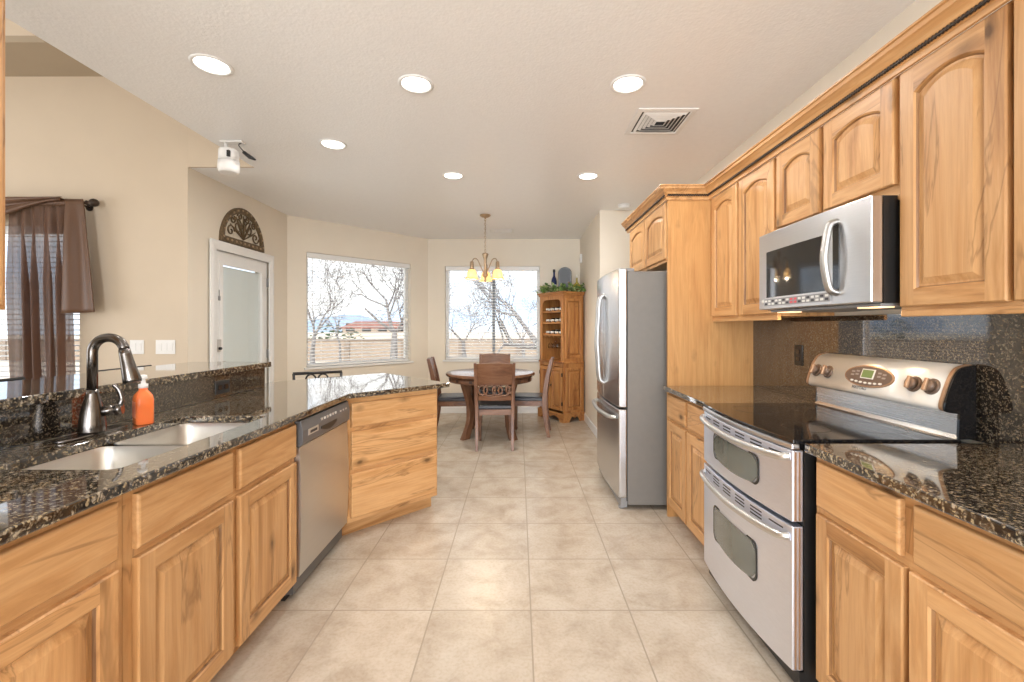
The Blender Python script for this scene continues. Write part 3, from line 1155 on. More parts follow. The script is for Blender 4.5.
# the pony wall, its granite face and bar ledge
struct(MB().box(-1.85, -1.712, 1.20, 2.975, 0, 1.042).build('wall_pony', 'wall_paint'))
bs2 = MB().box(-1.711, -1.695, 0.50, 2.98, CT + 0.001, 1.042).build('backsplash', 'granite_fine')
tag(bs2, 'low granite backsplash strip behind the sink, under the bar ledge', 'backsplash')
ldg = slab_with_hole([(-1.682, 1.203), (-1.682, 3.04), (-2.22, 3.04), (-2.22, 1.203)], None, 1.044, 1.078, 'bar_ledge', 'granite', 0.006)
tag(ldg, 'raised granite bar ledge on the half wall behind the sink', 'bar ledge')


# ------------------------------------------------------------------ sink, faucet, soap
def sink():
    root = thing('kitchen_sink', 'undermount stainless double-bowl sink in the left countertop', 'sink', ((SX0 + SX1) / 2, (SY0 + SY1) / 2, 0.69))
    ox, oy = (SX0 + SX1) / 2, (SY0 + SY1) / 2
    hw, hl = (SX1 - SX0) / 2 + 0.006, (SY1 - SY0) / 2 + 0.006
    def bowl(y0, y1, name):
        mb = MB()
        def lp(ins, r, z):
            return [(x, y, z) for x, y in rrect(-hw + ins, hw - ins, y0 + ins, y1 - ins, r, 5)]
        zt = CB - 0.69 - 0.0015
        mb.loft([lp(0.0, 0.04, zt), lp(0.006, 0.045, zt - 0.02), lp(0.014, 0.05, 0.03), lp(0.03, 0.055, 0.006), lp(0.06, 0.05, 0.0),
                 lp(0.06, 0.05, -0.003), lp(0.03, 0.055, 0.003), lp(0.011, 0.05, 0.03), lp(0.003, 0.045, zt - 0.02), lp(-0.003, 0.04, zt)], s=True, cap0=False, cap1=False)
        mb.face(mb.add(lp(0.06, 0.05, 0.0)))
        mb.face(mb.add(lp(0.06, 0.05, -0.003)))
        o = mb.build(name, 'steel_sink', root)
        MB().lathe([(0.042, 0.001), (0.042, 0.004), (0.030, 0.003), (0.028, 0.001), (0.0, 0.001)], 18, (0, (y0 + y1) / 2, 0)).build('drain', 'steel_bright', o)
    bowl(-hl, -0.012, 'bowl')
    bowl(0.012, hl, 'bowl')
    MB().box(-hw + 0.03, hw - 0.03, -0.0095, 0.0095, 0.120, CB - 0.69 - 0.010).build('divider', 'steel_sink', root, bevel=0.006)


sink()


def faucet():
    root = thing('faucet', 'dark brushed-nickel gooseneck faucet behind the sink', 'faucet', (-1.605, 1.68, CT))
    pl = [(x, y) for x, y in rrect(-0.030, 0.030, -0.135, 0.135, 0.029, 6)]
    MB().prism(pl, 0.0005, 0.010).build('deck_plate', 'nickel_dark', root, bevel=0.003)
    MB().lathe([(0.041, 0.010), (0.042, 0.016), (0.040, 0.045), (0.035, 0.085), (0.026, 0.125), (0.019, 0.155), (0.0175, 0.17)], 24).build('body', 'nickel_dark', root)
    c, r = 0.056, 0.056
    path = [(0, 0, 0.16), (0, 0, 0.31)] + [(c - r * math.cos(R(a)), 0.10 * (c - r * math.cos(R(a))), 0.31 + r * math.sin(R(a))) for a in range(8, 173, 8)]
    ex, ez = 0.144, 0.305
    MB().tube(path, 0.0165, 14).build('gooseneck', 'nickel_dark', root)
    MB().tube([(0.110, 0.011, 0.322), (0.113, 0.012, 0.305), (0.124, 0.014, 0.255), (0.136, 0.016, 0.205), (0.138, 0.016, 0.195)], [0.018, 0.019, 0.023, 0.029, 0.027], 16).build('spray_head', 'nickel_dark', root)
    h = MB()
    h.tube([(0.015, 0.01, 0.085), (0.066, 0.035, 0.090)], [0.020, 0.018], 14)
    h.tube([(0.060, 0.032, 0.090), (0.078, 0.041, 0.092)], [0.023, 0.021], 14)
    h.build('handle_hub', 'nickel_dark', root)
    MB().tube(bez([(0.068, 0.036, 0.10), (0.074, 0.039, 0.13), (0.066, 0.035, 0.165), (0.052, 0.028, 0.185)], 6), [0.012] * 6 + [0.009] * 6 + [0.008] * 7, 10, squash=(1, 0.7)).build('lever', 'nickel_dark', root)


faucet()


def soap_bottle():
    root = thing('soap_dispenser', 'orange soap pump bottle beside the faucet', 'soap bottle', (-1.575, 1.872, CT), R(-38))
    root.scale = (1, 1, 1.07)
    b = MB()
    lv = [(0.0, 0.036, 0.026, 0.012), (0.004, 0.040, 0.030, 0.014), (0.095, 0.040, 0.030, 0.014), (0.112, 0.036, 0.027, 0.014), (0.124, 0.024, 0.020, 0.014), (0.132, 0.015, 0.015, 0.0149), (0.140, 0.015, 0.015, 0.0149)]
    b.loft([[(x, y, z + 0.0005) for x, y in rrect(-a, a, -d, d, min(r, a - 0.0002, d - 0.0002), 5)] for z, a, d, r in lv], s=True)
    b.build('bottle', 'soap_orange', root)
    MB().lathe([(0.0165, 0.1405), (0.0165, 0.156), (0.008, 0.158), (0.007, 0.176)], 18).build('pump_collar', 'white_plastic', root)
    hd = MB()
    hd.lathe([(0.014, 0.176), (0.015, 0.180), (0.013, 0.190), (0.004, 0.193)], 16)
    hd.tube([(0.0, 0, 0.184), (-0.022, -0.008, 0.186), (-0.032, -0.012, 0.181)], [0.007, 0.006, 0.004], 8)
    hd.build('pump_head', 'white_plastic', root)
    lb = MB().box(-0.026, 0.026, -0.0308, -0.0302, 0.028, 0.09)
    lb.build('label_print', 'soap_label', root)


plain('soap_label', (0.95, 0.30, 0.16), 0.3)
soap_bottle()


# ------------------------------------------------------------------ outlets and switches
def plate(name, label, cat, loc, rz, w, h, mat, kind, n=1):
    root = thing(name, label, cat, loc, rz)
    MB().box(-w / 2, w / 2, -0.006, 0.0, -h / 2, h / 2).build('cover_plate', mat, root, bevel=0.003)
    for k in range(n):
        x = (k - (n - 1) / 2) * 0.046
        if kind == 'outlet':
            for s in (-1, 1):
                if w > h:
                    r = MB().prism(rrect(s * 0.026 - 0.016, s * 0.026 + 0.016, -0.014, 0.014, 0.008, 4), -0.0085, -0.006, 1)
                else:
                    r = MB().prism(rrect(-0.016, 0.016, s * 0.021 - 0.013, s * 0.021 + 0.013, 0.008, 4), -0.0085, -0.006, 1)
                r.build('socket', 'black_gloss' if mat != 'white_plastic' else mat, root)
        else:
            MB().box(x - 0.0165, x + 0.0165, -0.0095, -0.006, -0.033, 0.033).build('rocker', mat, root, bevel=0.002)
    return root


plate('wall_outlet', 'black outlet in the low granite strip beside the sink', 'outlet', (-1.6945, 2.55, 0.972), R(90), 0.122, 0.078, 'black_plastic', 'outlet')
plate('wall_outlet', 'dark outlet on the tall granite backsplash left of the stove', 'outlet', (WX - 0.0145, 2.585, 1.150), R(-90), 0.072, 0.118, 'black_plastic', 'outlet')
plate('light_switch', 'white double switch plate on the living room wall, nearer the curtain', 'switch', (-3.205, 3.7495, 1.146), 0, 0.118, 0.118, 'white_plastic', 'switch', 2)
plate('light_switch', 'wide white triple switch plate nearest the living room wall corner', 'switch', (-2.965, 3.7495, 1.146), 0, 0.164, 0.118, 'white_plastic', 'switch', 3)


def text(name, body, size, mat, parent, loc, rot, ext=0.0004):
    c = bpy.data.curves.new(name, 'FONT')
    c.body = body
    c.size = size
    c.extrude = ext
    c.align_x = 'CENTER'
    c.align_y = 'CENTER'
    c.materials.append(MATS[mat])
    tmp = bpy.data.objects.new(name + '_curve', c)
    COL.objects.link(tmp)
    me = bpy.data.meshes.new_from_object(tmp.evaluated_get(bpy.context.evaluated_depsgraph_get()))
    bpy.data.objects.remove(tmp)
    o = bpy.data.objects.new(name, me)
    COL.objects.link(o)
    o.parent = parent
    o.location = loc
    o.rotation_euler = rot
    return o


# ------------------------------------------------------------------ dishwasher
plain('washer_panel', (0.115, 0.115, 0.12), 0.35)


def dishwasher():
    # local x along the run (+Y), front at y=0 facing the aisle
    root = thing('dishwasher', 'stainless dishwasher with dark control strip at the bend of the counter', 'dishwasher', (-1.05, 2.134, 0), R(90))
    w = 0.598
    MB().box(0.004, w - 0.004, 0.03, 0.58, 0.03, 0.868).build('tub_body', 'dark_panel', root)
    d = MB()
    n = 12
    prof = [(0.0 - 0.010 * math.sin(PI * k / n) , 0.118 + (0.735 - 0.118) * k / n) for k in range(n + 1)]
    d.loft([[(0.002, y, z) for y, z in prof] + [(0.002, 0.03, 0.735), (0.002, 0.03, 0.118)], [(w - 0.002, y, z) for y, z in prof] + [(w - 0.002, 0.03, 0.735), (w - 0.002, 0.03, 0.118)]])
    d.build('door_panel', 'steel_satin', root)
    cp = MB()
    cp.loft([[(x, -0.002, 0.738), (x, -0.016, 0.752), (x, -0.018, 0.815), (x, -0.006, 0.862), (x, 0.03, 0.862), (x, 0.03, 0.738)] for x in (0.002, w - 0.002)])
    c = cp.build('control_panel', 'washer_panel', root, bevel=0.002)
    pk = MB()
    pts = [(0.20 + 0.20 * k / 12, 0.782 - 0.020 * math.sin(PI * k / 12)) for k in range(13)]
    pk.prism(pts + [(0.40, 0.795), (0.20, 0.795)], -0.0195, -0.0165, 1)
    pk.build('handle_pocket', 'black_plastic', c)
    MB().box(0.055, 0.165, -0.0195, -0.0165, 0.782, 0.812).build('display', 'lock_silver', c)
    MB().box(0.075, 0.15, -0.0203, -0.0193, 0.789, 0.802).build('badge', 'ink', c)
    for k in range(6):
        x = 0.215 + 0.035 * k
        MB().box(x - 0.010, x + 0.010, -0.0165, -0.0125, 0.824, 0.836).build('button', 'key_white' if k % 2 else 'lock_silver', c)
    for k in range(3):
        x = 0.46 + 0.04 * k
        MB().box(x - 0.010, x + 0.010, -0.0165, -0.0125, 0.815, 0.830).build('button', 'lock_silver', c)
    MB().box(0.004, w - 0.004, 0.07, 0.09, 0.0, 0.112).build('toe_panel', 'black_plastic', root)


dishwasher()


# ------------------------------------------------------------------ stove with double oven
plain('ring_dark', (0.035, 0.035, 0.036), 0.12)


def stove():
    # local x from far end (Y=2.335) toward the camera, front -y faces the aisle; origin on the floor
    Y0 = 2.338
    w = 0.762
    root = thing('stove', 'stainless double-oven stove with black glass cooktop', 'stove', (1.0, Y0, 0), R(-90))
    D = WX - 1.0 - 0.02
    MB().box(0.006, w - 0.006, 0.012, D, 0.03, 0.896).build('body', 'black_plastic', root)
    for x in (0.04, w - 0.04):
        for y in (0.06, D - 0.06):
            MB().lathe([(0.02, 0), (0.02, 0.012), (0.008, 0.014), (0.008, 0.03)], 10, (x, y, 0.0)).build('levelling_foot', 'black_plastic', root)

    def bow(x):
        u = x / w
        return -0.030 * (1 - (2 * u - 1) ** 2)
    N = 16
    # cooktop
    ct = MB()
    front = [(w * k / N, bow(w * k / N) - 0.030) for k in range(N + 1)]
    ct.prism(front + [(w, D - 0.055), (0, D - 0.055)], 0.900, 0.916)
    ct.build('cooktop_glass', 'black_gloss', root, bevel=0.003)
    tr = MB()
    fr = [(w * k / N, bow(w * k / N) - 0.034) for k in range(N + 1)]
    bk = [(w * k / N, bow(w * k / N) - 0.004) for k in range(N, -1, -1)]
    tr.prism(fr + bk, 0.880, 0.8995)
    tr.build('cooktop_trim', 'steel_x', root, bevel=0.004)
    for x, y, r in ((0.19, 0.14, 0.10), (0.19, 0.40, 0.075), (0.57, 0.14, 0.085), (0.57, 0.40, 0.11)):
        rg = MB().lathe([(r, 0.9161), (r, 0.9164), (r - 0.003, 0.9164), (r - 0.003, 0.9161)], 40, (x, y, 0), cap0=False, cap1=False)
        rg.build('burner_ring', 'ring_dark', root)

    def oven_door(z0, z1, wx0, wx1, wz0_, wz1_, hz):
        d = MB()
        fr = [(w * k / N, bow(w * k / N) - 0.030) for k in range(N + 1)]
        d.prism([(0.004 + p[0] * (w - 0.008) / w, p[1]) for p in fr] + [(w - 0.004, 0.010), (0.004, 0.010)], z0, z1)
        dd = d.build('oven_door', 'steel_oven', root, bevel=0.004)
        # side trim strips, on the near edge
        for k in range(2):
            y = -0.022 + 0.014 * k
            MB().box(w - 0.0045, w - 0.002, y, y + 0.006, z0 + 0.006, z1 - 0.006).build('edge_trim', 'brown_bronze_trim', dd)
        # window with curved lower edge
        o = rrect(wx0, wx1, wz0_, wz1_, 0.026, 6)
        def bend(p):
            x, z = p
            if z < (wz0_ + wz1_) / 2:
                z -= 0.020 * (1 - ((2 * (x - wx0) / (wx1 - wx0)) - 1) ** 2)
            return x, z
        o = [bend(p) for p in o]
        cx, cz = (wx0 + wx1) / 2, (wz0_ + wz1_) / 2
        big = [(cx + (x - cx) * 1.045, cz + (z - cz) * 1.11) for x, z in o]
        fm = MB()
        fm.loft([[(x, bow(x) - dy, z) for x, z in l] for l, dy in ((big, 0.0290), (big, 0.0325), (o, 0.0325), (o, 0.0318))], cap0=False, cap1=False)
        fm.build('window_surround', 'black_plastic', dd)
        g = MB()
        ids = []
        # pane as strips so that it follows the bow
        strips = 12
        xs = [wx0 + (wx1 - wx0) * k / strips for k in range(strips + 1)]
        def lim(x):
            u = min(x - wx0, wx1 - x)
            c = 0.026
            e = c - math.sqrt(max(0, c * c - (c - min(u, c)) ** 2))
            lo = wz0_ + e - 0.020 * (1 - ((2 * (x - wx0) / (wx1 - wx0)) - 1) ** 2)
            return lo, wz1_ - e
        row = []
        for x in xs:
            lo, hi = lim(x)
            row.append(g.add([(x, bow(x) - 0.0320, lo), (x, bow(x) - 0.0320, hi), (x, bow(x) - 0.0300, lo), (x, bow(x) - 0.0300, hi)]))
        for a, b in zip(row, row[1:]):
            g.face((a[0], b[0], b[1], a[1]), s=True)
        g.build('oven_window', 'oven_glass', dd, fix=False)
        # handle: bowed bar on two ends
        hp = [(0.022, bow(0.02) - 0.028, hz + 0.010), (0.05, bow(0.05) - 0.066, hz + 0.006)]
        pts = bez([(0.018, -0.030, hz + 0.014), (0.05, bow(0.05) - 0.052, hz + 0.008), (0.20, bow(0.2) - 0.058, hz), (w / 2, bow(w / 2) - 0.060, hz - 0.004),
                   (w - 0.20, bow(w - 0.2) - 0.058, hz), (w - 0.05, bow(0.05) - 0.052, hz + 0.008), (w - 0.018, -0.030, hz + 0.014)], 6)
        MB().tube(pts, 0.0125, 12, squash=(1.15, 0.85)).build('handle', 'steel_satin', dd)
        # vent slots
        for k in range(6):
            xc = 0.085 + (w - 0.17) * k / 5
            v = MB()
            rows = 1 if k in (0, 5) else 2 if z1 > 0.8 else 3
            for r in range(rows):
                zz = z1 - 0.016 - r * 0.0135 - (0.006 if rows == 1 else 0)
                L = 0.038
                i = v.add([(x, bow(x) - 0.0306, z) for x, z in ((xc - L, zz - 0.0028), (xc, zz - 0.0028), (xc + L, zz - 0.0028), (xc + L, zz + 0.0028), (xc, zz + 0.0028), (xc - L, zz + 0.0028))])
                v.face((i[0], i[1], i[4], i[5])); v.face((i[1], i[2], i[3], i[4]))
            v.build('vent_slots', 'ink', dd, fix=False)
        return dd
    oven_door(0.622, 0.876, 0.180, 0.572, 0.695, 0.800, 0.838)
    oven_door(0.095, 0.606, 0.180, 0.560, 0.305, 0.450, 0.552)
    MB().box(0.006, w - 0.006, -0.004, 0.012, 0.030, 0.088).build('kick_plate', 'black_plastic', root)
    # back guard: shiny riser and curved console
    rs = MB()
    yb = D - 0.058
    rs.prism([(yb - 0.012, 0.9165), (yb + 0.052, 0.9165), (yb + 0.052, 1.02), (yb - 0.004, 1.02), (yb - 0.004, 0.93)], 0.004, w - 0.004, 0)
    rs.build('riser', 'steel_bright', root)
    con = MB()
    prof = bez([(yb - 0.004, 1.006), (yb - 0.046, 1.012), (yb - 0.056, 1.03), (yb - 0.046, 1.07), (yb - 0.024, 1.13), (yb + 0.000, 1.164), (yb + 0.040, 1.178), (yb + 0.054, 1.176)], 5)
    prof = [(p[0], p[1]) for p in [(v.x, v.y) for v in [Vector(q) for q in prof]]]
    pf = prof + [(yb + 0.054, 1.006)]
    cn = con.loft([[(x, p[0], p[1]) for p in pf] for x in (0.022, w - 0.022)], s=True, cap0=True, cap1=True).build('console', 'silver_shell', root)
    for x0, x1, mt in ((0.008, 0.0215, 'brown_bronze_trim'), (w - 0.0215, w - 0.008, 'brown_bronze_trim')):
        big = [(p[0] - 0.003, p[1] + 0.0025) for p in pf]
        MB().loft([[(x, p[0], p[1]) for p in big] for x in (x0, x1)], s=False).build('console_trim', mt, cn)
    for x0, x1 in ((-0.001, 0.0075), (w - 0.0075, w + 0.001)):
        MB().loft([[(x, p[0], p[1]) for p in pf[:-1]] + [(x, yb + 0.054, 0.9165), (x, yb - 0.008, 0.9165)] for x in (x0, x1)]).build('end_cap', 'black_gloss', cn)

    # sloped front of the console: from (yb-.046,1.07) to (yb-.024,1.13)
    sl = math.atan2(0.022, 0.06)
    def onface(h):                                  # height -> y on the console face
        pts = prof
        for a, b in zip(pts, pts[1:]):
            if min(a[1], b[1]) <= h <= max(a[1], b[1]) and a[0] < yb - 0.001:
                t = (h - a[1]) / (b[1] - a[1] + 1e-9)
                return a[0] + (b[0] - a[0]) * t
        return yb - 0.04
    zc = 1.098
    yc = onface(zc)
    ov = thing_part('oval_panel', cn, (w / 2 + 0.015, yc, zc), sl)
    el = [(0.128 * math.cos(2 * PI * k / 36), 0.044 * math.sin(2 * PI * k / 36)) for k in range(36)]
    MBx = MB().prism(el, -0.0055, 0.004, 1)
    fill(ov, MBx, ['oval_brown'])
    el2 = [(x * 1.05, z * 1.12) for x, z in el]
    rim = MB().loft([[(x, y, z) for x, z in l] for l, y in ((el, -0.006), (el2, -0.005), (el2, 0.004))], cap0=False, cap1=False)
    rim.build('oval_rim', 'brown_bronze_trim', ov)
    MB().box(-0.036, 0.034, -0.0085, -0.0055, -0.012, 0.031).build('display_frame', 'key_white', ov)
    MB().box(-0.031, 0.029, -0.0092, -0.0084, -0.008, 0.027).build('display', 'lcd_green', ov)
    for k in range(7):
        x = -0.078 + 0.026 * k
        z = -0.025 - 0.006 * math.cos((k - 3) / 3 * 1.3)
        MB().prism([(x + 0.0085 * math.cos(2 * PI * a / 12), z + 0.0045 * math.sin(2 * PI * a / 12)) for a in range(12)], -0.008, -0.0055, 1).build('key', 'key_white', ov)
    for s in (-1, 1):
        for r in range(2):
            for c in range(2):
                x = s * (0.060 + 0.026 * c)
                MB().box(x - 0.009, x + 0.009, -0.0072, -0.0055, 0.000 + 0.015 * r - 0.004 * c, 0.007 + 0.015 * r - 0.004 * c).build('key', 'key_grey', ov)
    for x in (0.064, 0.146, w - 0.140, w - 0.066):
        kz = 1.094
        k = thing_part('knob', cn, (x, onface(kz), kz), sl)
        kb = MB()
        kb.lathe([(0.031, 0.003), (0.031, -0.004), (0.027, -0.008)], 24, axis=1)
        kb.lathe([(0.0235, -0.008), (0.0225, -0.022), (0.019, -0.025), (0.0, -0.026)], 24, axis=1)
        fill(k, kb, ['oval_brown'])
        MB().box(-0.0065, 0.0065, -0.034, -0.020, -0.024, 0.024).build('knob_grip', 'brown_bronze_trim', k, bevel=0.003)
    tx = text('lettering', 'MAYTAG', 0.020, 'ink', cn, (w / 2 - 0.02, onface(1.045) - 0.0005, 1.045), (R(90) - math.atan2(0.012, 0.05), 0, 0))
    text('lettering', 'GEMINI', 0.013, 'ink', cn, (w - 0.235, onface(1.045) - 0.0005, 1.040), (R(90) - math.atan2(0.012, 0.05), 0, 0))


def thing_part(name, parent, loc, tilt):
    me = bpy.data.meshes.new(name)
    o = bpy.data.objects.new(name, me)
    COL.objects.link(o)
    o.parent = parent
    o.location = loc
    o.rotation_euler = (-tilt, 0, 0)
    return o


def fill(o, mb, mats):
    me = o.data
    me.from_pydata(mb.v, [], mb.f)
    for m in mats:
        me.materials.append(MATS[m])
    for p, mi, sm in zip(me.polygons, mb.m, mb.s):
        p.material_index = mi
        p.use_smooth = sm
    bm = bmesh.new()
    bm.from_mesh(me)
    bmesh.ops.recalc_face_normals(bm, faces=bm.faces)
    bm.to_mesh(me)
    bm.free()


plain('oval_brown', (0.13, 0.085, 0.06), 0.3)
plain('key_grey', (0.30, 0.25, 0.22), 0.4)
stove()


# ------------------------------------------------------------------ microwave
def microwave():
    Y0 = 2.308
    w = 0.734
    fx = 1.245
    z0 = 1.395
    H = 0.385
    root = thing('microwave', 'stainless over-the-range microwave above the stove', 'microwave', (fx, Y0, z0), R(-90))
    D = WX - fx - 0.016
    MB().box(0.003, w - 0.003, 0.045, D, 0.004, H).build('body', 'black_plastic', root)
    N = 14
    bow = lambda x: -0.012 * (1 - (2 * x / w - 1) ** 2)
    d = MB()
    fr = [(w * k / N, bow(w * k / N)) for k in range(N + 1)]
    d.prism(fr + [(w, 0.042), (0, 0.042)], 0.006, H)
    dd = d.build('door', 'steel_x', root, bevel=0.004)
    # dark glass window
    wx0, wx1, wz0_, wz1_ = 0.080, 0.520, 0.064, 0.290
    g = MB()
    rows = []
    for k in range(N + 1):
        x = wx0 + (wx1 - wx0) * k / N
        rows.append(g.add([(x, bow(x) - 0.002, wz0_), (x, bow(x) - 0.002, wz1_)]))
    for a, b in zip(rows, rows[1:]):
        g.face((a[0], b[0], b[1], a[1]), s=True)
    top = [r[1] for r in rows]
    g.build('door_glass', 'black_gloss', dd, fix=False)
    # keypad strip
    kp = MB().box(0.078, 0.548, -0.016, -0.001, 0.022, 0.056).build('keypad_strip', 'grey_plastic', dd)
    for k in range(16):
        x = 0.095 + 0.029 * k
        for r in range(2):
            mt = 'key_red' if (k in (7, 8)) else 'key_white' if (k + r) % 3 else 'ink'
            MB().box(x - 0.009, x + 0.009, -0.0172, -0.0158, 0.027 + 0.014 * r, 0.036 + 0.014 * r).build('key', mt, kp)
    MB().lathe([(0.011, 0), (0.011, -0.004), (0.0, -0.005)], 16, (0.045, bow(0.045) + 0.001, 0.045), axis=1).build('badge', 'key_white', dd)
    # bowed vertical handle
    hx = 0.572
    pts = bez([(hx, bow(hx) + 0.002, 0.050), (hx, bow(hx) - 0.028, 0.068), (hx, bow(hx) - 0.044, 0.14), (hx, bow(hx) - 0.048, 0.185), (hx, bow(hx) - 0.044, 0.23), (hx, bow(hx) - 0.028, 0.312), (hx, bow(hx) + 0.002, 0.330)], 6)
    MB().tube(pts, 0.017, 12, squash=(0.75, 1.0)).build('handle', 'handle_satin', dd)
    MB().prism(rrect(hx - 0.017, hx + 0.017, 0.056, 0.322, 0.015, 5), bow(hx) - 0.0025, bow(hx) + 0.002, 1).build('handle_recess', 'black_gloss', dd)
    # lower skirt and two lamps
    MB().box(0.02, w - 0.02, 0.05, D - 0.01, -0.006, 0.004).build('bottom_grille', 'grey_plastic', root)
    for x in (0.10, w - 0.10):
        l = MB().box(x - 0.050, x + 0.050, 0.065, 0.125, -0.010, -0.006).build('hood_lamp', 'hood_lamp', root)
        area_light('hood_lamp_light', (x, 0.095, -0.014), (0, 0, 0), 0.09, 0.05, 1.2, (1.0, 0.66, 0.36), parent=root)


microwave()


# ------------------------------------------------------------------ refrigerator
def fridge():
    # local x from far side (Y=4.06) to the near side, front -y faces the aisle
    Y0 = 4.105
    w = 0.905
    bx = 0.785
    root = thing('refrigerator', 'stainless french-door refrigerator with bottom freezer', 'refrigerator', (bx, Y0, 0), R(-90))
    D = WX - bx - 0.03
    MB().box(0, w, 0.0, D, 0.035, 1.715).build('body', 'fridge_side', root, bevel=0.006)
    bow = lambda x: -0.062 - 0.028 * (1 - (2 * x / w - 1) ** 2)

    def panel(x0, x1, z0, z1, name):
        N = 12
        fr = []
        for k in range(N + 1):
            x = x0 + (x1 - x0) * k / N
            fr.append((x, bow(x)))
        p = MB().prism(fr + [(x1, -0.006), (x0, -0.006)], z0, z1)
        return p.build(name, 'steel_z', root, bevel=0.008)
    m = w / 2
    dl = panel(0.002, m - 0.003, 0.735, 1.735, 'door')
    dr = panel(m + 0.003, w - 0.002, 0.735, 1.735, 'door')
    fz = panel(0.002, w - 0.002, 0.085, 0.722, 'freezer_drawer')
    for o, x in ((dl, m - 0.035), (dr, m + 0.035)):
        b = bow(x)
        pts = bez([(x, b + 0.002, 0.86), (x, b - 0.035, 0.90), (x, b - 0.046, 1.05), (x, b - 0.054, 1.20), (x, b - 0.046, 1.36), (x, b - 0.035, 1.53), (x, b + 0.002, 1.575)], 6)
        MB().tube(pts, 0.014, 10).build('handle', 'handle_satin', o)
    pts = bez([(0.07, bow(0.07) + 0.002, 0.655), (0.10, bow(0.1) - 0.035, 0.652), (0.26, bow(0.26) - 0.044, 0.648), (m, bow(m) - 0.048, 0.646), (w - 0.26, bow(w - 0.26) - 0.044, 0.648), (w - 0.10, bow(w - 0.1) - 0.035, 0.652), (w - 0.07, bow(w - 0.07) + 0.002, 0.655)], 6)
    MB().tube(pts, 0.015, 10).build('handle', 'handle_satin', fz)
    MB().box(0.006, w - 0.006, -0.006, 0.0, 0.06, 1.712).build('gasket', 'gasket', root)
    MB().box(0.02, w - 0.02, -0.045, 0.0, 0.012, 0.078).build('kick_grille', 'grey_plastic', root)
    for x in (0.05, w - 0.05):
        MB().box(x - 0.04, x + 0.04, -0.06, 0.05, 1.716, 1.738).build('hinge_cover', 'grey_plastic', root, bevel=0.005)
        MB().lathe([(0.022, 0.0), (0.022, 0.014), (0.012, 0.016), (0.012, 0.036)], 12, (x, -0.035 if x > 0.4 else 0.02, 0.0)).build('levelling_foot', 'grey_plastic', root)
        MB().lathe([(0.022, 0.0), (0.022, 0.014), (0.012, 0.016), (0.012, 0.036)], 12, (x, D - 0.06, 0.0)).build('levelling_foot', 'grey_plastic', root)


fridge()


# ------------------------------------------------------------------ recessed lights, vents, ceiling fittings
def can(label, x, y, r=0.088):
    root = thing('recessed_light', label, 'ceiling light', (x, y, CZ), 0, 'recessed ceiling lights')
    MB().lathe([(r + 0.010, -0.001), (r + 0.008, -0.006), (r - 0.004, -0.008), (r - 0.012, -0.002), (r - 0.012, -0.001)], 36, cap0=False, cap1=False).build('trim_ring', 'white_plastic', root)
    MB().lathe([(r - 0.012, -0.0035), (0.0, -0.0035)], 30, cap0=False, cap1=False).build('lens', 'can_lens', root)
    area_light('lamp', (0, 0, -0.012), (0, 0, 0), 0.13, 0.13, CAN_W, (1.0, 0.98, 0.955), 'DISK', parent=root)
    return root


can('recessed ceiling light nearest the top left, above the sink', -1.575, 2.29)
can('left one of the two large recessed lights at the top centre', -0.568, 2.47)
can('right one of the two large recessed lights, beside the square vent', 0.606, 2.47)
can('small recessed ceiling light between the sink light and the bay window', -1.364, 3.28)
can('small distant recessed light left of the chandelier stem', -0.58, 3.96)
can('small distant recessed light right of the chandelier stem', 0.62, 3.975)


def square_vent():
    cx, cy, s = 0.925, 2.925, 0.185
    root = thing('ceiling_vent', 'square white ceiling air vent beside the right recessed lights', 'vent', (cx, cy, CZ))
    f = MB()
    def sq(a, z):
        return [(-a, -a, z), (a, -a, z), (a, a, z), (-a, a, z)]
    f.loft([sq(s, -0.001), sq(s, -0.006), sq(s - 0.03, -0.010), sq(s - 0.035, -0.002)], cap0=False, cap1=False)
    f.build('frame', 'white_plastic', root)
    MB().box(-s + 0.034, s - 0.034, -s + 0.034, s - 0.034, -0.0015, -0.0005).build('duct_opening', 'black_plastic', root)
    lv = MB()
    a = s - 0.045
    while a > 0.03:
        lv.loft([sq(a, -0.003), sq(a - 0.002, -0.003), sq(a - 0.016, -0.013), sq(a - 0.014, -0.0135), sq(a, -0.003)], cap0=False, cap1=False)
        a -= 0.024
    lv.build('louvres', 'white_plastic', root)


square_vent()


def slot_vent():
    root = thing('ceiling_vent', 'small slotted ceiling vent behind the chandelier stem', 'vent', (-0.235, 6.25, CZ))
    hx, hy = 0.165, 0.10
    f = MB()
    rc = lambda a, z: [(-hx + a, -hy + a, z), (hx - a, -hy + a, z), (hx - a, hy - a, z), (-hx + a, hy - a, z)]
    f.loft([rc(0, -0.001), rc(0, -0.006), rc(0.028, -0.009), rc(0.030, -0.002)], cap0=False, cap1=False)
    f.build('frame', 'white_plastic', root)
    MB().box(-hx + 0.03, hx - 0.03, -hy + 0.03, hy - 0.03, -0.0015, -0.0005).build('duct_opening', 'black_plastic', root)
    l = MB()
    for k in range(5):
        y = -0.055 + 0.0275 * k
        i = l.add([(-hx + 0.03, y, -0.003), (hx - 0.03, y, -0.003), (hx - 0.03, y + 0.014, -0.011), (-hx + 0.03, y + 0.014, -0.011)])
        l.face(i)
    l.build('louvres', 'white_plastic', root, fix=False)


slot_vent()

sd = thing('smoke_detector', 'round white smoke detector on the ceiling before the refrigerator cabinet', 'smoke detector', (1.165, 4.92, CZ))
MB().lathe([(0.068, -0.001), (0.068, -0.012), (0.062, -0.014)], 28).build('mounting_ring', 'white_plastic', sd)
MB().lathe([(0.060, -0.014), (0.058, -0.030), (0.048, -0.040), (0.0, -0.042)], 28).build('body', 'white_plastic', sd)

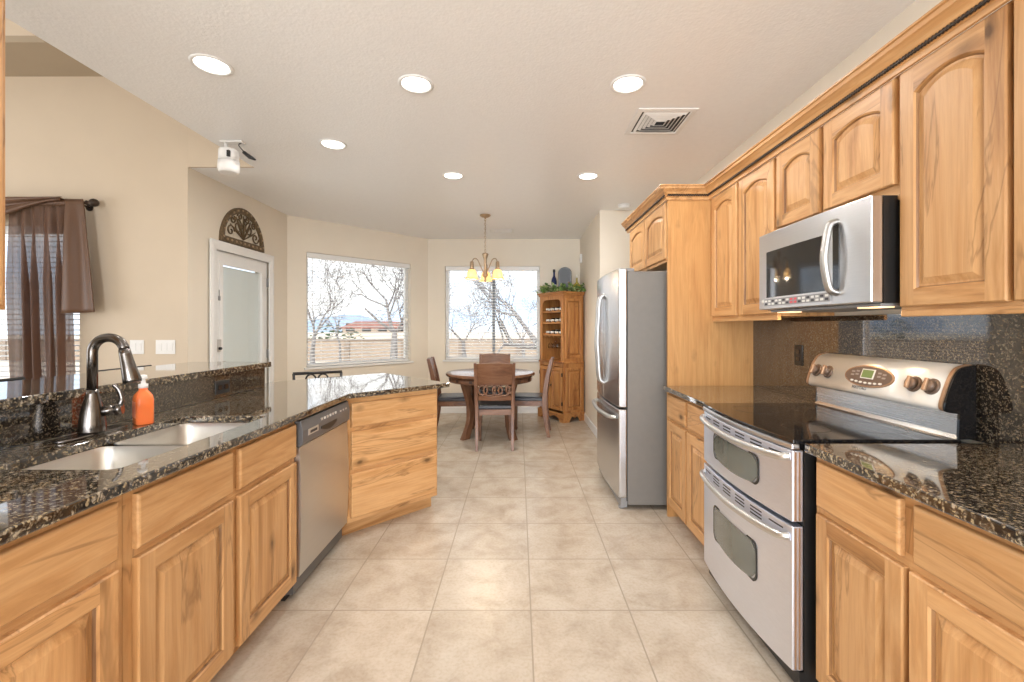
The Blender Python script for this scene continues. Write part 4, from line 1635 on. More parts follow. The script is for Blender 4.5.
ws = thing('wall_sensor', 'small white sensor box on the nook wall above the wine cabinet', 'sensor', (0.9395, 6.62, 2.33), R(-90))
MB().box(-0.035, 0.035, -0.028, 0.0, -0.065, 0.065).build('housing', 'white_plastic', ws, bevel=0.006)
MB().box(-0.022, 0.022, -0.031, -0.027, -0.035, 0.015).build('lens', 'lock_silver', ws)


def ceiling_camera():
    root = thing('security_camera', 'white cylindrical camera with short black antenna under the ceiling edge', 'camera', (-2.105, 3.24, CZ))
    MB().box(-0.05, 0.11, -0.03, 0.03, -0.012, -0.0005).build('mount_plate', 'white_plastic', root, bevel=0.004)
    MB().tube([(-0.02, 0, -0.008), (-0.02, 0, -0.05), (0.0, 0, -0.065)], 0.012, 10).build('ball_arm', 'white_plastic', root)
    MB().lathe([(0.05, -0.055), (0.062, -0.062), (0.064, -0.075), (0.066, -0.14)], 28).build('housing', 'white_plastic', root)
    MB().lathe([(0.068, -0.142), (0.070, -0.20), (0.064, -0.222), (0.05, -0.228)], 28).build('lens_cover', 'white_plastic', root)
    MB().box(0.028, 0.045, -0.068, -0.05, -0.13, -0.085).build('status_window', 'black_plastic', root)
    cb = MB()
    cb.tube(bez([(0.09, 0, -0.010), (0.085, -0.02, -0.03), (0.10, -0.02, -0.055), (0.125, -0.01, -0.085)], 6), 0.004, 8)
    cb.build('cable', 'dark_panel', root)
    MB().tube([(0.115, -0.012, -0.080), (0.16, -0.01, -0.115), (0.20, -0.01, -0.135)], [0.012, 0.015, 0.006], 8).build('antenna', 'black_plastic', root)


ceiling_camera()


# ------------------------------------------------------------------ chandelier
def chandelier():
    cx, cy = -0.40, 5.36
    root = thing('chandelier', 'three-light chandelier with amber glass shades over the dining table', 'chandelier', (cx, cy, 0))
    MB().lathe([(0.065, CZ - 0.0005), (0.065, CZ - 0.010), (0.045, CZ - 0.024), (0.015, CZ - 0.032), (0.008, CZ - 0.045)], 24).build('canopy', 'antique_brass', root)
    ch = MB()
    z = CZ - 0.045
    k = 0
    while z > 2.205:
        a = 0 if k % 2 == 0 else PI / 2
        pts = [(0.0085 * math.cos(2 * PI * t / 10) * math.cos(a), 0.0085 * math.cos(2 * PI * t / 10) * math.sin(a), z - 0.013 + 0.017 * math.sin(2 * PI * t / 10)) for t in range(11)]
        ch.tube(pts, 0.0026, 5)
        z -= 0.0265
        k += 1
    ch.build('chain', 'antique_brass', root)
    MB().lathe([(0.006, 2.21), (0.038, 2.195), (0.040, 2.185), (0.028, 2.15), (0.018, 2.12), (0.016, 2.00), (0.020, 1.97), (0.034, 1.945), (0.032, 1.925), (0.014, 1.905), (0.012, 1.885), (0.018, 1.875), (0.004, 1.855)], 20).build('column', 'antique_brass', root)
    rr = 0.172
    for a in (-28, 208, 92):
        ca, sa = math.cos(R(a)), math.sin(R(a))
        pts = bez([(0.016 * ca, 0.016 * sa, 1.96), (0.055 * ca, 0.055 * sa, 2.03), (0.10 * ca, 0.10 * sa, 2.115), (0.145 * ca, 0.145 * sa, 2.125), (rr * ca, rr * sa, 2.085)], 6)
        MB().tube(pts, 0.0065, 8).build('arm', 'antique_brass', root)
        so = MB().lathe([(0.010, 2.095), (0.022, 2.085), (0.024, 2.02), (0.030, 1.992)], 16, (rr * ca, rr * sa, 0)).build('socket', 'antique_brass', root)
        sh = MB().lathe([(0.030, 1.996), (0.046, 1.985), (0.056, 1.955), (0.062, 1.915), (0.082, 1.885), (0.086, 1.880), (0.083, 1.879), (0.058, 1.913), (0.052, 1.955), (0.042, 1.982), (0.028, 1.992)], 22, (rr * ca, rr * sa, 0), cap0=False, cap1=False)
        sh.build('glass_shade', 'shade_glow', root)
        d = bpy.data.lights.new('bulb', 'POINT')
        d.energy = 8.0
        d.color = (1.0, 0.84, 0.62)
        d.shadow_soft_size = 0.025
        o = bpy.data.objects.new('bulb', d)
        o.location = (rr * ca, rr * sa, 1.90)
        o.parent = root
        COL.objects.link(o)


chandelier()


# ------------------------------------------------------------------ arched grille over the door
def grille():
    root = thing('wall_grille', 'half-round bronze scrollwork grille above the white door', 'wall decoration', (-2.781, 4.49, 2.118), R(90))
    r, e = 0.355, 0.06
    f = MB()
    n = 28
    out = [(r * math.cos(PI * k / n), 1.08 * r * math.sin(PI * k / n)) for k in range(n + 1)]
    inn = [((r - e) * math.cos(PI * k / n), e + (1.08 * r - 2 * e) * math.sin(PI * k / n)) for k in range(n + 1)]
    f.loft([[(x, y, z) for x, z in l] for l, y in ((inn, -0.006), (inn, -0.022), ([(x * 0.93, z * 0.95 + 0.008) for x, z in out], -0.030), (out, -0.022), (out, -0.001), (inn, -0.001), (inn, -0.006))], closed=True, cap0=False, cap1=False)
    st = f
    for k in range(1, n):
        if k % 2 == 0:
            continue
        a = PI * k / n
        x, z = (r - e / 2) * math.cos(a), 0.01 + (1.08 * r - e * 0.6) * math.sin(a)
        st.lathe([(0.012, -0.026), (0.010, -0.033), (0.0, -0.035)], 8, (x, 0, z), m=1, axis=1)
    for k in range(9):
        x = -0.27 + 0.54 * k / 8
        st.lathe([(0.012, -0.024), (0.010, -0.033), (0.0, -0.035)], 8, (x, 0, 0.03), m=1, axis=1)
    f.build('arch_frame', ['grille_metal', 'antique_brass'], root)
    MB().prism([(x * 0.97, z) for x, z in inn], -0.004, -0.001, 1).build('backing', 'grille_back', root)
    sc = MB()
    random.seed(3)
    def spiral(cx, cz, r0, turns, a0, sgn):
        pts = []
        N = 22
        for k in range(N + 1):
            t = k / N
            a = a0 + sgn * t * turns * 2 * PI
            q_ = r0 * (1 - 0.8 * t)
            pts.append((cx + q_ * math.cos(a), -0.014, cz + q_ * math.sin(a)))
        sc.tube(pts, 0.0075, 6)
    for s in (-1, 1):
        spiral(s * 0.09, 0.19, 0.07, 1.3, PI / 2, s)
        spiral(s * 0.20, 0.125, 0.06, 1.2, 0, -s)
        spiral(s * 0.06, 0.29, 0.04, 1.2, PI, s)
        spiral(s * 0.17, 0.24, 0.04, 1.2, PI / 3, s)
    for k in range(5):
        a = R(30 + 30 * k)
        sc.tube([(0, -0.012, 0.07), (0.13 * math.cos(a), -0.018, 0.07 + 0.13 * math.sin(a)), (0.24 * math.cos(a), -0.012, 0.07 + 0.24 * math.sin(a))], [0.006, 0.016, 0.005], 6, squash=(0.5, 1))
    sc.build('scrollwork', 'grille_metal', root)


plain('grille_back', (0.72, 0.66, 0.55), 0.6, var=0.15, scale=15)
grille()


# ------------------------------------------------------------------ curtain
def curtain():
    yw = 3.75
    root = thing('curtain_rod', 'dark bronze curtain rod with a round finial on the living room wall', 'curtain rod', (0, 0, 0))
    zr = 2.335
    yr = yw - 0.085
    MB().tube([(-5.2, yr, zr), (-3.545, yr, zr)], 0.0125, 12).build('rod', 'rod_bronze', root)
    MB().lathe([(0.013, 0.0), (0.020, 0.004), (0.014, 0.012), (0.014, 0.025), (0.030, 0.045), (0.034, 0.062), (0.028, 0.082), (0.010, 0.095), (0.0, 0.097)], 18, (-3.55, yr, zr), axis=0).build('finial', 'rod_bronze', root)
    br = MB().tube([(-3.60, yr, zr - 0.012), (-3.60, yw - 0.012, zr - 0.02)], 0.008, 8)
    br.lathe([(0.028, -0.012), (0.028, -0.0005)], 14, (-3.60, yw, zr - 0.02), axis=1)
    br.build('bracket', 'rod_bronze', root)

    # gathered sheer panel
    cu = thing('curtain', 'sheer brown gathered curtain panel hanging to the bar ledge', 'curtain', (0, 0, 0))
    random.seed(5)
    NX, NZ = 120, 36
    x0t, x1t = -4.17, -3.72
    x0b, x1b = -4.10, -3.66
    mb = MB()
    ids = []
    ph = [random.uniform(0, 6) for _ in range(4)]
    for j in range(NZ + 1):
        v = j / NZ
        z = 2.325 - v * 1.95
        row = []
        for i in range(NX + 1):
            u = i / NX
            amp = 0.010 + 0.036 * min(1, v * 3)
            y = yr + amp * (math.sin(u * 2 * PI * 4.6 + ph[0] + 0.5 * math.sin(v * 3)) + 0.35 * math.sin(u * 2 * PI * 11 + ph[1] + v * 1.5))
            uu = u + 0.010 * math.sin(u * 2 * PI * 4.6 + ph[2])
            x = (x0t + (x1t - x0t) * uu) * (1 - v) + (x0b + (x1b - x0b) * uu) * v
            row.append((x, y, z))
        ids.append(mb.add(row))
    for a, b in zip(ids, ids[1:]):
        for i in range(NX):
            mb.face((a[i], a[i + 1], b[i + 1], b[i]), s=True)
    mb.build('panel', 'sheer_brown', cu, fix=False)
    hd = MB()
    for k in range(26):
        x = x0t + 0.16 + (x1t + 0.02 - x0t - 0.16) * k / 25
        hd.tube([(x, yr - 0.014, zr - 0.030), (x + 0.003, yr - 0.020, zr), (x, yr - 0.010, zr + 0.028)], [0.007, 0.010, 0.006], 6)
    hd.build('gathered_heading', 'drape_brown', cu)

    # scarf valance draped over the rod, its tail hanging at the right
    va = thing('scarf_valance', 'brown scarf valance swagged over the rod with a square tail', 'valance', (0, 0, 0))
    t = MB()
    NX, NZ = 40, 20
    ids = []
    for j in range(NZ + 1):
        v = j / NZ
        z = 2.358 - v * 0.935
        row = []
        xl = -3.695 - 0.02 * v
        xr = -3.555 + 0.115 * v ** 0.8
        for i in range(NX + 1):
            u = i / NX
            y = yr - 0.022 - 0.014 * math.sin(u * PI * 2.2 + 0.4) * min(1, v * 3) - 0.010 * v
            row.append((xl + (xr - xl) * u, y, z + (0.012 * u if j == NZ else 0)))
        ids.append(t.add(row))
    for a, b in zip(ids, ids[1:]):
        for i in range(NX):
            t.face((a[i], a[i + 1], b[i + 1], b[i]), s=True)
    tl = t.build('tail', 'drape_brown', va, fix=False)
    sm = tl.modifiers.new('thick', 'SOLIDIFY')
    sm.thickness = 0.006
    s = MB()
    ids = []
    for j in range(13):
        v = j / 12
        row = []
        for i in range(41):
            u = i / 40
            x = -5.1 + (-3.72 + 5.1) * u
            sag = 0.30 * (1 - (2 * u - 1) ** 2) * (0.30 + 0.7 * v)
            z = 2.37 - 0.10 * v * (1 - u) - sag * (v * 0.9) * (1 - u) * 1.2 - 0.02 * v
            y = yr - 0.03 - 0.02 * math.sin(v * 9)
            row.append((x, y, z))
        ids.append(s.add(row))
    for a, b in zip(ids, ids[1:]):
        for i in range(40):
            s.face((a[i], a[i + 1], b[i + 1], b[i]), s=True)
    so = s.build('swag', 'drape_brown', va, fix=False)
    sm = so.modifiers.new('thick', 'SOLIDIFY')
    sm.thickness = 0.006


curtain()


# ------------------------------------------------------------------ dining set
def dining_table():
    cx, cy = -0.345, 5.49
    root = thing('dining_table', 'round walnut dining table in the nook', 'table', (cx, cy, 0), 0)
    r = 0.545
    top = MB().lathe([(0.0, 0.722), (r - 0.03, 0.722), (r - 0.004, 0.728), (r, 0.736), (r, 0.750), (r - 0.010, 0.760), (r - 0.02, 0.762), (0.0, 0.762)], 64)
    top.build('tabletop', 'walnut_top', root)
    ap = MB().lathe([(r - 0.075, 0.722), (r - 0.045, 0.722), (r - 0.040, 0.665), (r - 0.045, 0.655), (r - 0.075, 0.655)], 64, cap0=False, cap1=False)
    ap.loft([[((r - 0.075) * math.cos(2 * PI * k / 64), (r - 0.075) * math.sin(2 * PI * k / 64), z) for k in range(64)] for z in (0.655, 0.722)], cap0=False, cap1=False)
    apo = ap.build('apron', 'walnut_x', root)
    for k in range(16):
        a = 2 * PI * k / 16
        c, s = math.cos(a), math.sin(a)
        rr = r - 0.040
        m = MB()
        p = [(rr * c - 0.018 * s, rr * s + 0.018 * c), (rr * c + 0.018 * s, rr * s - 0.018 * c), ((rr + .006) * c + 0.018 * s, (rr + .006) * s - 0.018 * c), ((rr + .006) * c - 0.018 * s, (rr + .006) * s + 0.018 * c)]
        m.prism(p, 0.672, 0.706)
        m.build('inlay_block', 'walnut_dark', apo)
    for k in range(4):
        a = R(45 + 90 * k)
        c, s = math.cos(a), math.sin(a)
        pts = bez([(0.40, 0, 0.66), (0.355, 0, 0.50), (0.315, 0, 0.33), (0.335, 0, 0.16), (0.40, 0, 0.0)], 6)
        wd = [0.048, 0.040, 0.034, 0.034, 0.040]
        m = MB()
        loops = []
        for i, p in enumerate(pts):
            t = i / (len(pts) - 1)
            hw = 0.052 - 0.020 * math.sin(PI * t)
            th = 0.030
            base = [(p.x - hw, -th), (p.x + hw, -th), (p.x + hw, th), (p.x - hw, th)]
            loops.append([(x * c - y * s, x * s + y * c, p.z) for x, y in base])
        m.loft(loops)
        m.build('leg', 'walnut_z', root, bevel=0.005)


wood('walnut_top', 0, NL, NM, ND, knots=False, streak=0.4, rough=0.14)
wood('walnut_dark', 2, (0.07, 0.03, 0.018), (0.05, 0.022, 0.012), (0.03, 0.012, 0.008), knots=False)
dining_table()


def dining_chair(label, loc, rz):
    """front of the chair faces local +y"""
    root = thing('dining_chair', label, 'chair', loc, rz, 'dining chairs round the table')
    hw = 0.205
    # rear legs running up into the back posts
    for s in (-1, 1):
        pts = bez([(s * (hw - 0.015), -0.255, 0.0), (s * (hw - 0.015), -0.215, 0.24), (s * (hw - 0.012), -0.205, 0.45), (s * (hw - 0.006), -0.235, 0.70), (s * hw, -0.29, 0.935)], 6)
        m = MB()
        loops = []
        for i, p in enumerate(pts):
            t = i / (len(pts) - 1)
            a, b = 0.015 + 0.004 * math.sin(PI * t), 0.019 + 0.010 * math.sin(PI * t)
            loops.append([(p.x - a, p.y - b, p.z), (p.x + a, p.y - b, p.z), (p.x + a, p.y + b, p.z), (p.x - a, p.y + b, p.z)])
        m.loft(loops)
        m.build('leg', 'walnut_z', root, bevel=0.004)
        f = MB()
        f.loft([[(s * (hw - 0.03) - a, 0.175 - a, z), (s * (hw - 0.03) + a, 0.175 - a, z), (s * (hw - 0.03) + a, 0.175 + a, z), (s * (hw - 0.03) - a, 0.175 + a, z)] for z, a in ((0.0, 0.014), (0.40, 0.021), (0.43, 0.021))])
        f.build('leg', 'walnut_z', root, bevel=0.003)
    fr = MB()
    fr.box(-hw + 0.03, hw - 0.03, 0.168, 0.188, 0.37, 0.43)
    fr.box(-hw + 0.03, hw - 0.03, -0.205, -0.185, 0.37, 0.43)
    for s in (-1, 1):
        fr.box(s * (hw - 0.02) - 0.010, s * (hw - 0.02) + 0.010, -0.19, 0.19, 0.37, 0.43)
    fr.build('seat_frame', 'walnut_x', root)
    st = MB()
    st.loft([[(x, y, z) for x, y in rrect(-hw + i, hw - i, -0.195 + i, 0.208 - i, 0.03, 4)] for z, i in ((0.431, 0.004), (0.440, 0.0), (0.462, 0.0), (0.474, 0.012), (0.480, 0.05))])
    st.build('seat', 'leather', root, bevel=0.003)
    # curved upper panel
    def ypost(z):
        return -0.235 - (z - 0.70) / 0.265 * 0.065 if z > 0.70 else -0.205 - (z - 0.45) / 0.25 * 0.03
    def curved(z0, z1, th, n=10, nz_=4, top_arch=0.0):
        m = MB()
        loops = []
        for i in range(n + 1):
            u = i / n
            x = -hw + 0.016 + (2 * hw - 0.032) * u
            dy = -0.022 * math.sin(PI * u)
            zt = z1 + top_arch * math.sin(PI * u)
            col = []
            for k in range(nz_ + 1):
                z = z0 + (zt - z0) * k / nz_
                col.append((x, ypost(z) + dy - th / 2, z))
            for k in range(nz_, -1, -1):
                z = z0 + (zt - z0) * k / nz_
                col.append((x, ypost(z) + dy + th / 2, z))
            loops.append(col)
        m.loft(loops)
        return m
    curved(0.70, 0.925, 0.020, top_arch=0.012).build('backrest', 'walnut_x', root, bevel=0.003)
    lower = curved(0.53, 0.585, 0.020)
    lower.build('lower_rail', 'walnut_x', root, bevel=0.003)
    rings = MB()
    for k, (cx, r) in enumerate(((-0.125, 0.05), (-0.055, 0.062), (0.03, 0.052), (0.10, 0.060), (0.155, 0.035))):
        dy = -0.022 * math.sin(PI * (cx + hw) / (2 * hw))
        y = ypost(0.64) + dy
        pts = [(cx + r * math.cos(2 * PI * t / 20), y, 0.642 + min(r, 0.060) * math.sin(2 * PI * t / 20)) for t in range(21)]
        rings.tube(pts, 0.0105, 8, caps=False)
    rings.build('ring_fretwork', 'walnut_x', root)
    return root


TC = Vector((-0.355, 5.44))
ch = dining_chair('dining chair with its back to us, nearest in front of the round table', (-0.262, 4.985, 0), R(2))
c2 = copy_tree(ch); c2.location = (-0.79, 5.49, 0); c2.rotation_euler = (0, 0, R(-86))
c2['label'] = 'dining chair left of the round table, seen in profile behind the peninsula'
c3 = copy_tree(ch); c3.location = (0.125, 5.52, 0); c3.rotation_euler = (0, 0, R(84))
c3['label'] = 'dining chair right of the round table, in profile beside the wine cabinet'
c4 = copy_tree(ch); c4.location = (-0.335, 6.04, 0); c4.rotation_euler = (0, 0, R(180))
c4['label'] = 'dining chair behind the round table, its top rail under the back window'


# ------------------------------------------------------------------ wine cabinet and its contents
WC = Vector((0.308, 6.600))      # front-left corner
WANG = math.atan2(6.10 - 6.600, 0.625 - 0.308)
WW, WD, WH = 0.592, 0.36, 1.80


def wine_cabinet():
    root = thing('wine_cabinet', 'oak wine cabinet standing in the right corner of the nook', 'cabinet', (WC.x, WC.y, 0), WANG)
    t = 0.02
    up = MB()
    up.box(0.02, 0.02 + t, 0.012, WD, 0.83, 1.76)
    up.box(WW - 0.02 - t, WW - 0.02, 0.012, WD, 0.83, 1.76)
    up.box(0.02 + t, WW - 0.02 - t, WD - 0.012, WD, 0.83, 1.76)
    up.box(0.02 + t, WW - 0.02 - t, 0.012, WD - 0.012, 1.74, 1.76)
    up.build('upper_case', 'oak_z', root)
    # arched face frame
    x0, x1 = 0.02, WW - 0.02
    f = MB()
    f.box(x0, x0 + 0.055, 0, 0.0125, 0.83, 1.64)
    f.box(x1 - 0.055, x1, 0, 0.0125, 0.83, 1.64)
    a0, a1 = x0 + 0.055, x1 - 0.055
    pts = [(x0, 1.76), (x0, 1.64), (a0, 1.64)]
    for k in range(1, 8):
        a = PI - (PI / 2) * k / 7
        pts.append((a0 + 0.09 + 0.09 * math.cos(a), 1.62 + 0.075 * math.sin(a) + 0.005))
    for k in range(0, 7):
        a = PI / 2 - (PI / 2) * k / 7
        pts.append((a1 - 0.09 + 0.09 * math.cos(a), 1.62 + 0.075 * math.sin(a) + 0.005))
    pts += [(a1, 1.64), (x1, 1.64), (x1, 1.76)]
    f.prism(pts, 0, 0.0125, 1)
    f.build('arched_frame', 'oak_z', root)
    for z in (1.19, 1.36, 1.52):
        s = MB().box(0.04, WW - 0.04, 0.02, WD - 0.012, z, z + 0.012)
        sh = s.build('shelf', 'oak_x', root)
        sc = MB()
        pp = [(0.04, z + 0.012)]
        n = 40
        for k in range(n + 1):
            x = 0.04 + (WW - 0.08) * k / n
            pp.append((x, z + 0.040 - 0.020 * abs(math.sin(PI * 4.0 * k / n))))
        pp += [(WW - 0.04, z + 0.012)]
        sc.prism(pp, 0.022, 0.034, 1)
        sc.build('scalloped_rail', 'oak_x', sh)
    rk = MB()
    for k in range(5):
        x = 0.085 + (WW - 0.17) * k / 4
        rk.box(x - 0.008, x + 0.008, 0.04, WD - 0.02, 1.165, 1.189)
    rk.build('stemware_rack', 'oak_x', root)
    MB().box(0.0, WW, -0.018, WD, 0.805, 0.83).build('waist_ledge', 'oak_x', root, bevel=0.008)
    lo = MB()
    lo.box(0.01, 0.01 + t, 0.0, WD, 0.10, 0.805)
    lo.box(WW - 0.01 - t, WW - 0.01, 0.0, WD, 0.10, 0.805)
    lo.box(0.01 + t, WW - 0.01 - t, WD - 0.012, WD, 0.10, 0.805)
    lo.box(0.01 + t, WW - 0.01 - t, 0.0, WD - 0.012, 0.10, 0.12)
    lo.box(0.01 + t, WW - 0.01 - t, 0.0, 0.02, 0.765, 0.805)
    lo.build('lower_case', 'oak_z', root)
    m = WW / 2
    for a, b in ((0.035, m - 0.004), (m + 0.004, WW - 0.035)):
        d = place(door_mb(b - a, 0.60, 0.0, s=0.045, t=0.018).build('door', ['oak_z', 'oak_x', 'oak_z'], root), a, 0, 0.155)
        for z in (0.10, 0.50):
            MB().box((b - a if a > m else 0) - 0.008, (b - a if a > m else 0) + 0.008, -0.021, -0.006, z - 0.025, z + 0.025).build('hinge', 'rod_bronze', d)
        MB().lathe([(0.006, -0.018), (0.006, -0.028), (0.013, -0.036), (0.010, -0.042), (0.0, -0.043)], 12, (0.025 if a > m else b - a - 0.025, 0, 0.34), axis=1).build('knob', 'rod_bronze', d)
    # side panels (raised)
    for nm, z0, z1 in (('side_panel', 0.16, 0.75), ('side_panel', 0.88, 1.71)):
        sp = door_mb(WD - 0.06, z1 - z0, 0.0, s=0.035, t=0.010).build(nm, ['oak_z', 'oak_z', 'oak_z'], root)
        sp.rotation_euler = (0, 0, R(90))
        sp.location = (WW - 0.02 if z0 > 0.8 else WW - 0.01, 0.03, z0)
    # scalloped plinth
    def skirt(L):
        pts = [(0, 0.125), (0, 0.0), (0.09, 0.0), (0.10, 0.03)]
        n = 16
        for k in range(n + 1):
            u = k / n
            pts.append((0.11 + (L - 0.22) * u, 0.045 + 0.028 * abs(math.sin(PI * 2 * u))))
        pts += [(L - 0.10, 0.03), (L - 0.09, 0.0), (L, 0.0), (L, 0.125)]
        return pts
    p = MB()
    p.prism([(x - 0.01, z) for x, z in skirt(WW + 0.02)], -0.022, -0.002, 1)
    p.build('plinth_front', 'oak_x', root, bevel=0.003)
    p2 = MB()
    p2.prism([(y - 0.002, z) for y, z in skirt(WD + 0.002)], WW - 0.009, WW + 0.010, 0)
    p2.build('plinth_side', 'oak_x', root, bevel=0.003)
    p3 = MB()
    p3.prism([(y - 0.002, z) for y, z in skirt(WD + 0.002)], -0.010, 0.009, 0)
    p3.build('plinth_side', 'oak_x', root, bevel=0.003)
    tp = MB()
    pr = [(0.0, 1.755), (0.012, 1.757), (0.016, 1.775), (0.034, 1.792), (0.036, 1.806), (0.0, 1.806)]
    tp.sweep([(0.02, WD), (0.02, 0.0), (WW - 0.02, 0.0), (WW - 0.02, WD)][::-1] if False else [(0.02, WD), (0.02, 0.0), (WW - 0.02, 0.0), (WW - 0.02, WD)], [(o, z) for o, z in pr])
    tp.box(0.02, WW - 0.02, 0.0, WD, 1.762, 1.806)
    tp.build('cornice', 'oak_x', root)


wine_cabinet()


def wc(x, y, z):
    c, s = math.cos(WANG), math.sin(WANG)
    return (WC.x + x * c - y * s, WC.y + x * s + y * c, z)


def wine_bottle(label, x, y, z):
    # lies on its side, neck toward the front; local axis -y
    root = thing('wine_bottle', label, 'bottle', wc(x, y, z), WANG, 'wine bottles on the cabinet racks')
    prof = [(0.0, 0.0), (0.034, 0.002), (0.036, 0.012), (0.036, 0.185), (0.030, 0.205), (0.0165, 0.235), (0.0145, 0.255), (0.0145, 0.29), (0.0165, 0.292), (0.0165, 0.302), (0.0, 0.303)]
    MB().lathe([(r, -h) for r, h in prof], 16, (0, 0.30, 0.0), axis=1).build('glass_body', 'bottle_green', root)
    MB().lathe([(0.0365, -0.06), (0.0365, -0.15)], 16, (0, 0.30, 0.0), axis=1, cap0=False, cap1=False).build('paper_label', 'label_paper', root)
    MB().lathe([(0.0172, -0.255), (0.0175, -0.303), (0.0, -0.304)], 14, (0, 0.30, 0.0), axis=1, cap0=False).build('foil_cap', 'label_paper', root)
    return root


first = None
rows = (('top', 1.52), ('middle', 1.36), ('bottom', 1.19))
ords = ('first from the left', 'second from the left', 'third from the left', 'fourth from the left')
for rn, z in rows:
    for k in range(4):
        lab = f'wine bottle lying on the {rn} rack of the wine cabinet, {ords[k]}'
        x = 0.085 + (WW - 0.17) * (k + 0.5) / 4
        zz = z + 0.012 + 0.0372
        if first is None:
            first = wine_bottle(lab, x, 0.036, zz)
        else:
            b = copy_tree(first)
            b.location = wc(x, 0.036, zz)
            b['label'] = lab


def wine_glass(label, x, y, z, flip):
    root = thing('wine_glass', label, 'glass', wc(x, y, z), 0, 'wine glasses in the wine cabinet')
    prof = [(0.032, 0.0), (0.030, 0.003), (0.006, 0.006), (0.0038, 0.02), (0.0038, 0.075), (0.012, 0.085), (0.030, 0.105), (0.036, 0.130), (0.031, 0.165), (0.0295, 0.165), (0.0345, 0.130), (0.028, 0.106), (0.008, 0.088)]
    sgn = -1 if flip else 1
    MB().lathe([(r, sgn * h) for r, h in prof[:5]], 18, cap1=False).build('foot_and_stem', 'stemware', root)
    MB().lathe([(r, sgn * h) for r, h in prof[4:]], 18, cap0=False).build('bowl', 'stemware', root)
    return root


g0 = None
gl = [(f'wine glass hanging upside down in the cabinet rack, {ords[k]}', 0.085 + (WW - 0.17) * (k + 0.5) / 4, 0.10, 1.172, True) for k in range(4)]
for a in gl:
    if g0 is None:
        g0 = wine_glass(*a)
    else:
        b = copy_tree(g0)
        b.location = wc(a[1], a[2], a[3])
        b['label'] = a[0]
b = wine_glass('wine glass standing upright on the waist ledge of the wine cabinet', 0.36, 0.16, 0.831, False)

# on top of the wine cabinet
TOPZ = 1.8065
bb_ = thing('blue_bottle', 'slim dark blue bottle among the ivy on the wine cabinet', 'bottle', wc(0.15, 0.16, TOPZ))
bb_.scale = (1.1, 1.1, 1.28)
MB().lathe([(0.034, 0.0), (0.038, 0.006), (0.038, 0.14), (0.030, 0.17), (0.014, 0.20), (0.0125, 0.25), (0.016, 0.252), (0.016, 0.262), (0.0, 0.264)], 18).build('glass_body', 'bottle_blue', bb_)
MB().lathe([(0.0165, 0.245), (0.0170, 0.275), (0.0, 0.278)], 12).build('stopper', 'iron', bb_)
MB().lathe([(0.0385, 0.04), (0.0385, 0.10)], 18, cap0=False, cap1=False).build('paper_label', 'label_paper', bb_)
ln = thing('bottle_case', 'black arched wine case standing on the wine cabinet', 'wine case', wc(0.33, 0.22, TOPZ), R(-6))
pts = [(-0.095, 0.0), (0.095, 0.0), (0.095, 0.28)] + [(0.095 * math.cos(PI * k / 14), 0.28 + 0.085 * math.sin(PI * k / 14)) for k in range(1, 14)] + [(-0.095, 0.28)]
MB().prism(pts, -0.07, 0.07, 1).build('case_body', 'lantern_black', ln, bevel=0.006)
MB().prism([(x * 0.78, 0.022 + z * 0.88) for x, z in pts], -0.076, -0.070, 1).build('front_panel', 'front_blue', ln) if 'front_blue' in MATS else (plain('front_blue', (0.03, 0.034, 0.04), 0.4), MB().prism([(x * 0.78, 0.022 + z * 0.88) for x, z in pts], -0.076, -0.0702, 1).build('front_panel', 'front_blue', ln))
MB().lathe([(0.012, -0.076), (0.014, -0.083), (0.0, -0.085)], 12, (0.055, 0, 0.14), axis=1).build('clasp', 'antique_brass', ln)
ab = thing('amber_bottle', 'round amber bottle at the right end of the ivy', 'bottle', wc(0.50, 0.30, TOPZ))
MB().lathe([(0.03, 0.0), (0.055, 0.012), (0.068, 0.05), (0.062, 0.09), (0.035, 0.12), (0.014, 0.145), (0.011, 0.20), (0.015, 0.205), (0.0, 0.207)], 20).build('glass_body', 'bottle_amber', ab)
MB().lathe([(0.010, 0.205), (0.014, 0.225), (0.010, 0.245), (0.0, 0.248)], 12).build('stopper', 'label_paper', ab)


